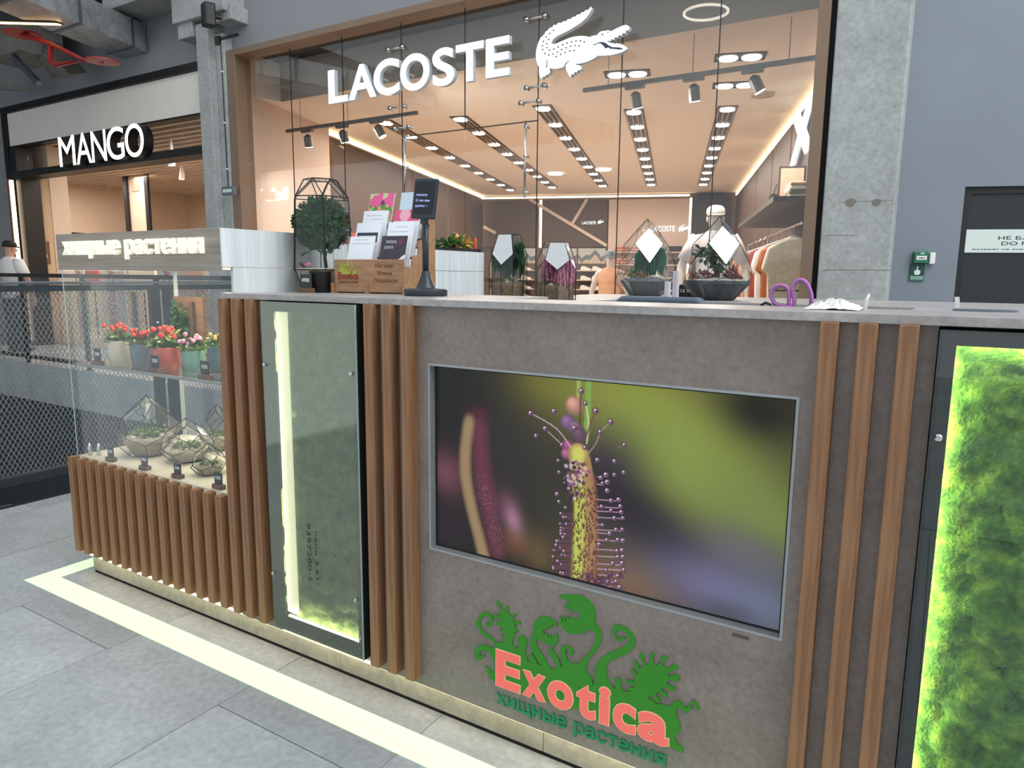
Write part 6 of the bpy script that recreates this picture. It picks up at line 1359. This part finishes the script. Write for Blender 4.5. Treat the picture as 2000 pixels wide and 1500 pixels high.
# dark garment frame, plaque, track lamps
gf = thing('garment_frame', 'dark steel garment frame at the left of the left shop', 'clothes rail', (-12, 7.6, 0))
f0, f1 = oy(100, 431, 7.6), oy(222, 441, 9.0); zt = 2.05
f0[2] = f1[2] = zt; f2 = f0 + np.array([0, .0, 0])
MB().tube([f0, f1], .025, 4).build('bar', m_black, gf); MB().tube([f0 + np.array([.5, .1, 0]), f1 + np.array([.3, -.2, 0])], .025, 4).build('bar', m_black, gf)
for p in (f0, f1, f0 * .55 + f1 * .45): MB().tube([p * np.array([1, 1, 0]), p], .025, 4).build('post', m_black, gf)
pq = oy(86, 494, 6.58); MB().box(pq[0] - .17, pq[0] + .17, 6.57, 6.599, pq[2] - .2, pq[2] + .2).build('notice_plaque', plain('grey_brown_plaque', (136, 116, 104), .6), None, label='grey brown notice plaque on the cream pilaster', cat='sign', origin=tuple(pq))
MB().box(pq[0] - .13, pq[0] + .13, 6.566, 6.57, pq[2] - .09, pq[2] - .03).build('text_band', m_boardw, bpy.data.objects['notice_plaque']); MB().box(pq[0] - .13, pq[0] + .13, 6.566, 6.57, pq[2] + .1, pq[2] + .13).build('text_band', m_slat, bpy.data.objects['notice_plaque'])
for k, (px, py, Yd) in enumerate(((188, 335, 8.0), (355, 350, 9.0), (335, 323, 7.2))):
    p = oy(px, py, Yd); p[2] = min(p[2], 3.3); t = thing('ceiling_spotlight', f'white spotlight under the left shop ceiling, {("left", "lower right", "upper right")[k]}', 'spotlight', p); MB().tube([p, p + np.array([.02, 0, .1]), p + np.array([.02, 0, 3.44 - p[2]])], [.06, .05, .01], 10).build('lamp_head', m_white, t); MB().tube([p - UZ * .004, p], .05, 10).build('lamp_lens', m_spot, t)
# posters and clothes seen low behind the rail
m_pw = plain('poster_paper', (222, 214, 216), .7); m_pr = plain('poster_red', (182, 48, 62), .7)
for k, (px0, px1, wd_) in enumerate(((118, 128, 'АС'), (140, 164, 'АС'), (196, 243, 'АС'), (310, 340, 'АС'))):
    a, b = oy(px0, 535, 7.4), oy(px1, 535, 7.4); t = thing('sale_poster', f'white sale poster with red capitals, number {k + 1} from the left behind the railing'.replace('number 1', 'first').replace('number 2', 'second').replace('number 3', 'third').replace('number 4', 'fourth'), 'poster', (a[0], 7.4, .4), group='sale posters')
    MB().box(a[0], b[0], 7.4, 7.42, 0, 1.5).build('board', m_pw, t); ww = b[0] - a[0]
    text_box('СКИДКА', (b[0] - ww * .15, 7.398, 1.45), -UZ, UX * -1 if False else UX, NY, 1.0, min(.22, ww * .5), .004, bold=.01).build('lettering', m_pr, t) if False else text_box('РАСПРОДАЖА', (a[0] + ww * .3, 7.399, 1.42), -UZ, UX, NY, 1.25, min(.2, ww * .45), .004, bold=.01).build('lettering', m_pr, t, kind='stuff')
for px0, px1, colr, nm in ((165, 193, (206, 52, 40), 'red'), (247, 305, (226, 220, 206), 'white'), (365, 395, (200, 150, 110), 'tan'), (395, 430, (214, 206, 196), 'ivory')):
    a, b = oy(px0, 535, 7.9), oy(px1, 535, 7.9); xm = (a[0] + b[0]) / 2; hw2 = (b[0] - a[0]) / 2; t = thing('shop_dress', f'{nm} garment on display behind the railing', 'garment', (xm, 7.9, .4)); MB().prism([(xm - hw2 * .4, 7.9, 1.75), (xm + hw2 * .4, 7.9, 1.75), (xm + hw2 * .7, 7.9, 1.6), (xm + hw2, 7.9, .9), (xm - hw2, 7.9, .9), (xm - hw2 * .7, 7.9, 1.6)], (0, .08, 0)).build('cloth', plain('display_' + nm, colr, .8, var=.08), t, bevel=.02); MB().tube([(xm, 7.94, 0), (xm, 7.94, 1.8)], .015, 6).build('stand', m_black, t)

# ------------------------------------------------------------------ over the gallery at the left: slab, duct, lamp bar, red discs
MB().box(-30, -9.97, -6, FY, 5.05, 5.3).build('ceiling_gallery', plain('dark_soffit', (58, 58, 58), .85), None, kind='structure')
m_galv = concrete('galvanised_steel', (150, 152, 152), (190, 192, 192), (112, 114, 114), scale=4, rough=.35, fine=20, stain=.6, bump=.2)
for n_ in m_galv.node_tree.nodes:
    if n_.type == 'BSDF_PRINCIPLED': n_.inputs['Metallic'].default_value = .55
du = thing('ventilation_duct', 'galvanised rectangular air duct running to the facade', 'duct', (-10.1, 6.2, 4.3))
dd = -D3; q0 = np.array([-10.40, FY - .01, 4.305]); wv = np.array([.63, 0, 0]); Lk = 9.5
MB().obox(q0, wv, dd * Lk, UZ * .36).build('duct_body', m_galv, du, bevel=.01)
for k in range(11):
    p = q0 + dd * (.25 + .88 * k); MB().obox(p - wv * .025 - UZ * .014, wv * 1.05, dd * .045, UZ * .388).build('flange', m_steel, du)
pd_ = thing('linear_lamp', 'black hanging lamp bar with warm light under the duct', 'pendant lamp', oy(60, 50, 4.6))
a, b = oy(-40, 30, 4.4), oy(109, 55, 4.9); b[2] = a[2] = (a[2] + b[2]) / 2
MB().obox(a - UZ * .0, b - a, np.array([0, .09, 0]), UZ * .1).build('housing', m_black, pd_); MB().obox(a - UZ * .012 + np.array([0, .02, 0]), b - a, np.array([0, .05, 0]), UZ * .011).build('diffuser', emitm('amber_line', (255, 196, 120), 5), pd_)
for q in (.3, .8): p = a + (b - a) * q; MB().tube([p + np.array([0, .045, .1]), p + np.array([0, .045, 5.04 - p[2]])], .006, 5).build('hanger', m_chrome, pd_)
m_redp = plain('red_enamel', (168, 44, 40), .45, var=.08)
rd = thing('red_pipe_frame', 'red pipe frame with two flat round discs under the duct', 'pipework', oy(120, 95, 4.9))
for px, py, R in ((45, 68, .22), (200, 121, .18)): p = oy(px, py, 4.9); MB().lathe([(R, 0), (R, .012), (R * .3, .03), (.02, .032)], p, 24).build('disc', m_redp, rd, smooth=False)
rp = [oy(px, py, 4.9) for px, py in ((20, 60), (100, 86), (165, 118), (110, 127), (98, 122), (100, 86))]; MB().tube(rp, .03, 8).build('pipe', m_redp, rd, smooth=True); MB().tube([rp[2], oy(200, 119, 4.9)], .025, 8).build('pipe', m_redp, rd)
bx0 = oy(-30, 118, 5.3); bx1 = oy(35, 75, 5.3); MB().box(bx0[0], bx1[0], 5.3, 5.9, bx0[2], bx0[2] + .5).build('service_box', m_concd, None, label='plain grey service box hanging at the far left', cat='box', origin=tuple(bx0))
ct = [oy(px, py, 5.6) for px, py in ((44, 80), (74, 78), (136, 145), (104, 154))]; MB().prism(ct, (0, .25, .08)).build('cable_tray', plain('perforated_tray', (112, 108, 100), .6, var=.5, scale=60), None, label='slanting perforated cable tray behind the red discs', cat='cable tray', origin=tuple(ct[0]))
a, b = oy(28, 112, 5.4), oy(76, 163, 5.4); MB().tube([a, b], .05, 4).build('steel_strut', m_steel, None, label='slanting grey steel strut at the far left', cat='strut', origin=tuple(a))
a, b = oy(-20, 168, 5.7), oy(52, 172, 5.7); MB().tube([a, b], .06, 4).build('steel_strut', m_concd, None, label='low grey crossbar at the far left under the strut', cat='strut', origin=tuple(a))
# speaker, cable, socket and strap on the slim pier
sk = oy(418, 33, 5.85); t = thing('wall_speaker', 'black wall speaker on the concrete pier', 'speaker', sk)
MB().obox(sk + np.array([-.09, -.12, -.14]), np.array([.14, -.04, 0]), np.array([.05, .12, 0]), UZ * .27).build('cabinet', m_black, t, bevel=.02); MB().tube([sk + np.array([.02, -.02, 0]), (sk[0] + .05, 5.91, sk[2])], .03, 8).build('bracket', m_black, t)
cbl = thing('pier_cable', 'thin black cable clipped down the slim concrete pier', 'cable', (-8.15, 5.97, 2)); ps = [oy(px, py, 5.968) for px, py in ((430, 75), (434, 140), (439, 240), (444, 330), (446, 366))]; MB().tube(ps, .008, 6).build('cable', m_black, cbl)
for i, p in enumerate(ps[1:-1]): MB().box(p[0] - .015, p[0] + .015, 5.955, 5.978, p[2] - .008, p[2] + .008).build('clip', m_white, cbl)
a, b = oy(437, 382, 5.96), oy(459, 364, 5.96); bb = thing('junction_box', 'small silver junction box low on the slim pier', 'junction box', a); MB().box(a[0], b[0], 5.93, 5.979, a[2], b[2]).build('box', m_steel, bb, bevel=.005); MB().box(a[0] + .03, b[0] - .03, 5.925, 5.93, (a[2] + b[2]) / 2 - .02, (a[2] + b[2]) / 2 + .02).build('lens', m_signw, bb)
a, b = oy(427, 75, 5.97), oy(466, 68, 5.97); st = thing('pier_strap', 'black strap around the top of the slim pier', 'strap', a); MB().box(a[0], b[0], 5.955, 5.975, a[2] - .03, a[2]).build('strap', m_black, st); MB().box(a[0] - .04, a[0] + .04, 5.94, 5.975, a[2] - .08, a[2] + .02).build('buckle', m_black, st)

# ------------------------------------------------------------------ railing beside the void, void below
m_railm = plain('dark_blue_grey_steel', (58, 66, 72), .4, metal=.3); m_wire = plain('expanded_metal', (136, 142, 145), .4, metal=.3)
XR = -4.5
def mesh_panel(p0, du_, L, z0, z1, pitch, w_, slope=1.75):
    mb = MB(); H_ = z1 - z0; run = H_ / slope; n = int((L + run) / pitch); nrm = np.array([-du_[1], du_[0], 0])
    for sgn in (1, -1):
        for k in range(n + 1):
            a0 = k * pitch - (run if sgn > 0 else 0); a1 = a0 + sgn * run if sgn > 0 else a0 - run
            if sgn > 0: A_, B_ = (a0, z0), (a0 + run, z1)
            else: A_, B_ = (a0, z0), (a0 - run, z1)
            def clip(A_, B_):
                (x0, y0), (x1, y1) = A_, B_
                if max(x0, x1) <= 0 or min(x0, x1) >= L: return None
                def at(x): return y0 + (y1 - y0) * (x - x0) / (x1 - x0)
                if x0 < 0: y0, x0 = at(0), 0
                if x0 > L: y0, x0 = at(L), L
                if x1 < 0: y1, x1 = at(0), 0
                if x1 > L: y1, x1 = at(L), L
                return (x0, y0), (x1, y1)
            c_ = clip(A_, B_)
            if c_ is None: continue
            (x0, y0), (x1, y1) = c_
            if abs(y1 - y0) < .01: continue
            P0 = np.array(p0) + du_ * x0 + UZ * y0; P1 = np.array(p0) + du_ * x1 + UZ * y1
            off = nrm * (.0012 * sgn); mb.obox(P0 + off - du_ * w_ / 2, P1 - P0, du_ * w_, nrm * .002)
    return mb
rn = thing('railing', 'dark steel railing with expanded metal mesh beside the void', 'railing', (XR, 2.5, 0)); DY = np.array([0, 1.0, 0])
MB().box(XR - .03, XR + .03, .6, 4.84, .055, .115).build('bottom_rail', m_railm, rn, bevel=.004); MB().box(XR - .025, XR + .025, .6, 4.84, 1.165, 1.20).build('upper_rail', m_railm, rn); MB().box(XR - .03, XR + .03, .6, 4.84, 1.205, 1.222).build('handrail', m_steel, rn, bevel=.004)
for y in (.75, 2.78, 2.88, 4.78): MB().box(XR - .02, XR + .02, y - .03, y + .03, -.3, 1.165).build('post', m_railm, rn)
for y in (2.78, 2.88):
    for z in (.25, .95): MB().ball((XR + .024, y, z), .012, 8, 6).build('bolt', m_chrome, rn)
mesh_panel((XR, .62, 0), DY, 2.1, .115, 1.165, .027, .0042).build('mesh_panel', m_wire, rn, kind='stuff'); mesh_panel((XR, 2.92, 0), DY, 1.84, .115, 1.165, .027, .0042).build('mesh_panel', m_wire, rn, kind='stuff')
rf_ = thing('railing', 'dark railing on the far side of the void before the left shop', 'railing', (-10, 4.9, 0))
MB().box(-18, -4.55, 4.88, 4.93, 1.2, 1.25).build('handrail', m_black, rf_); MB().box(-18, -4.55, 4.885, 4.925, .06, .11).build('bottom_rail', m_black, rf_)
for k in range(9): MB().box(-17.5 + 1.6 * k, -17.44 + 1.6 * k, 4.885, 4.925, 0, 1.2).build('post', m_black, rf_)
mesh_panel((-16, 4.905, 0), UX, 11.4, .11, 1.2, .045, .004).build('mesh_panel', m_wire, rf_, kind='stuff')
MB().box(-4.32, -4.27, .0, 4.85, -.5, -.001).build('slab_edge', m_black_joint, fl)
MB().box(-30, -4.32, -8, 4.85, -4.8, -4.7).build('floor_lower_level', m_void, None, kind='structure')
MB().box(-30, -4.3, 4.86, 5.0, -4.7, -.53).build('wall_void', m_void, None, kind='structure'); MB().box(-30.1, -30, -8, 6.2, -4.7, 5.05).build('wall_void_end', m_void, None, kind='structure'); MB().box(-4.4, -4.3, -8, 4.85, -4.7, -.5).build('wall_void_side', m_void, None, kind='structure')
es = thing('escalator', 'escalator with glass sides descending into the void', 'escalator', (-8, 3, -4.7))
e0, e1 = np.array([-10.6, 2.3, -4.0]), np.array([-5.2, 2.3, -.9]); ed = e1 - e0
for yy in (1.9, 3.1): MB().obox(e0 + np.array([0, yy - 2.3, -.5]), ed, np.array([0, .06, 0]), UZ * .55).build('truss_side', m_steel, es); MB().obox(e0 + np.array([0, yy - 2.3, .06]), ed, np.array([0, .02, 0]), UZ * .8).build('glass_side', m_cglass, es); MB().tube([e0 + np.array([0, yy - 2.29, .9]), e1 + np.array([0, yy - 2.29, .9])], .04, 8).build('handrail', m_black, es)
for k in range(24): p = e0 + ed * (k / 24); MB().box(p[0], p[0] + .24, 1.97, 3.09, p[2] - .05, p[2] + .1).build('step', m_railm, es)
for k in range(3): MB().box(-16 + 4.2 * k, -15.7 + 4.2 * k, -1.0, 4.8, -2.6, -2.2).build('void_beam', m_concd, None, label=f'grey beam crossing below in the void, {("left", "middle", "right")[k]}', cat='beam', origin=(-16 + 4.2 * k, 0, -2.6))

# ------------------------------------------------------------------ visitor by the left shop
m_skin = plain('skin', (196, 150, 126), .6, var=.06); p = oy(16, 470, 5.45); 
figure('person', 'person in white polo shirt and black cap seen from behind', 'person', (p[0], 5.45, 0), 1.74 if p[2] > 1.8 else p[2] , .25, m_skin, plain('white_polo', (232, 228, 226), .8, var=.03), plain('navy_trousers', (48, 50, 60), .8), plain('black_cap', (26, 28, 28), .7), arms=.2, shoem=m_black)
print('person top', p)
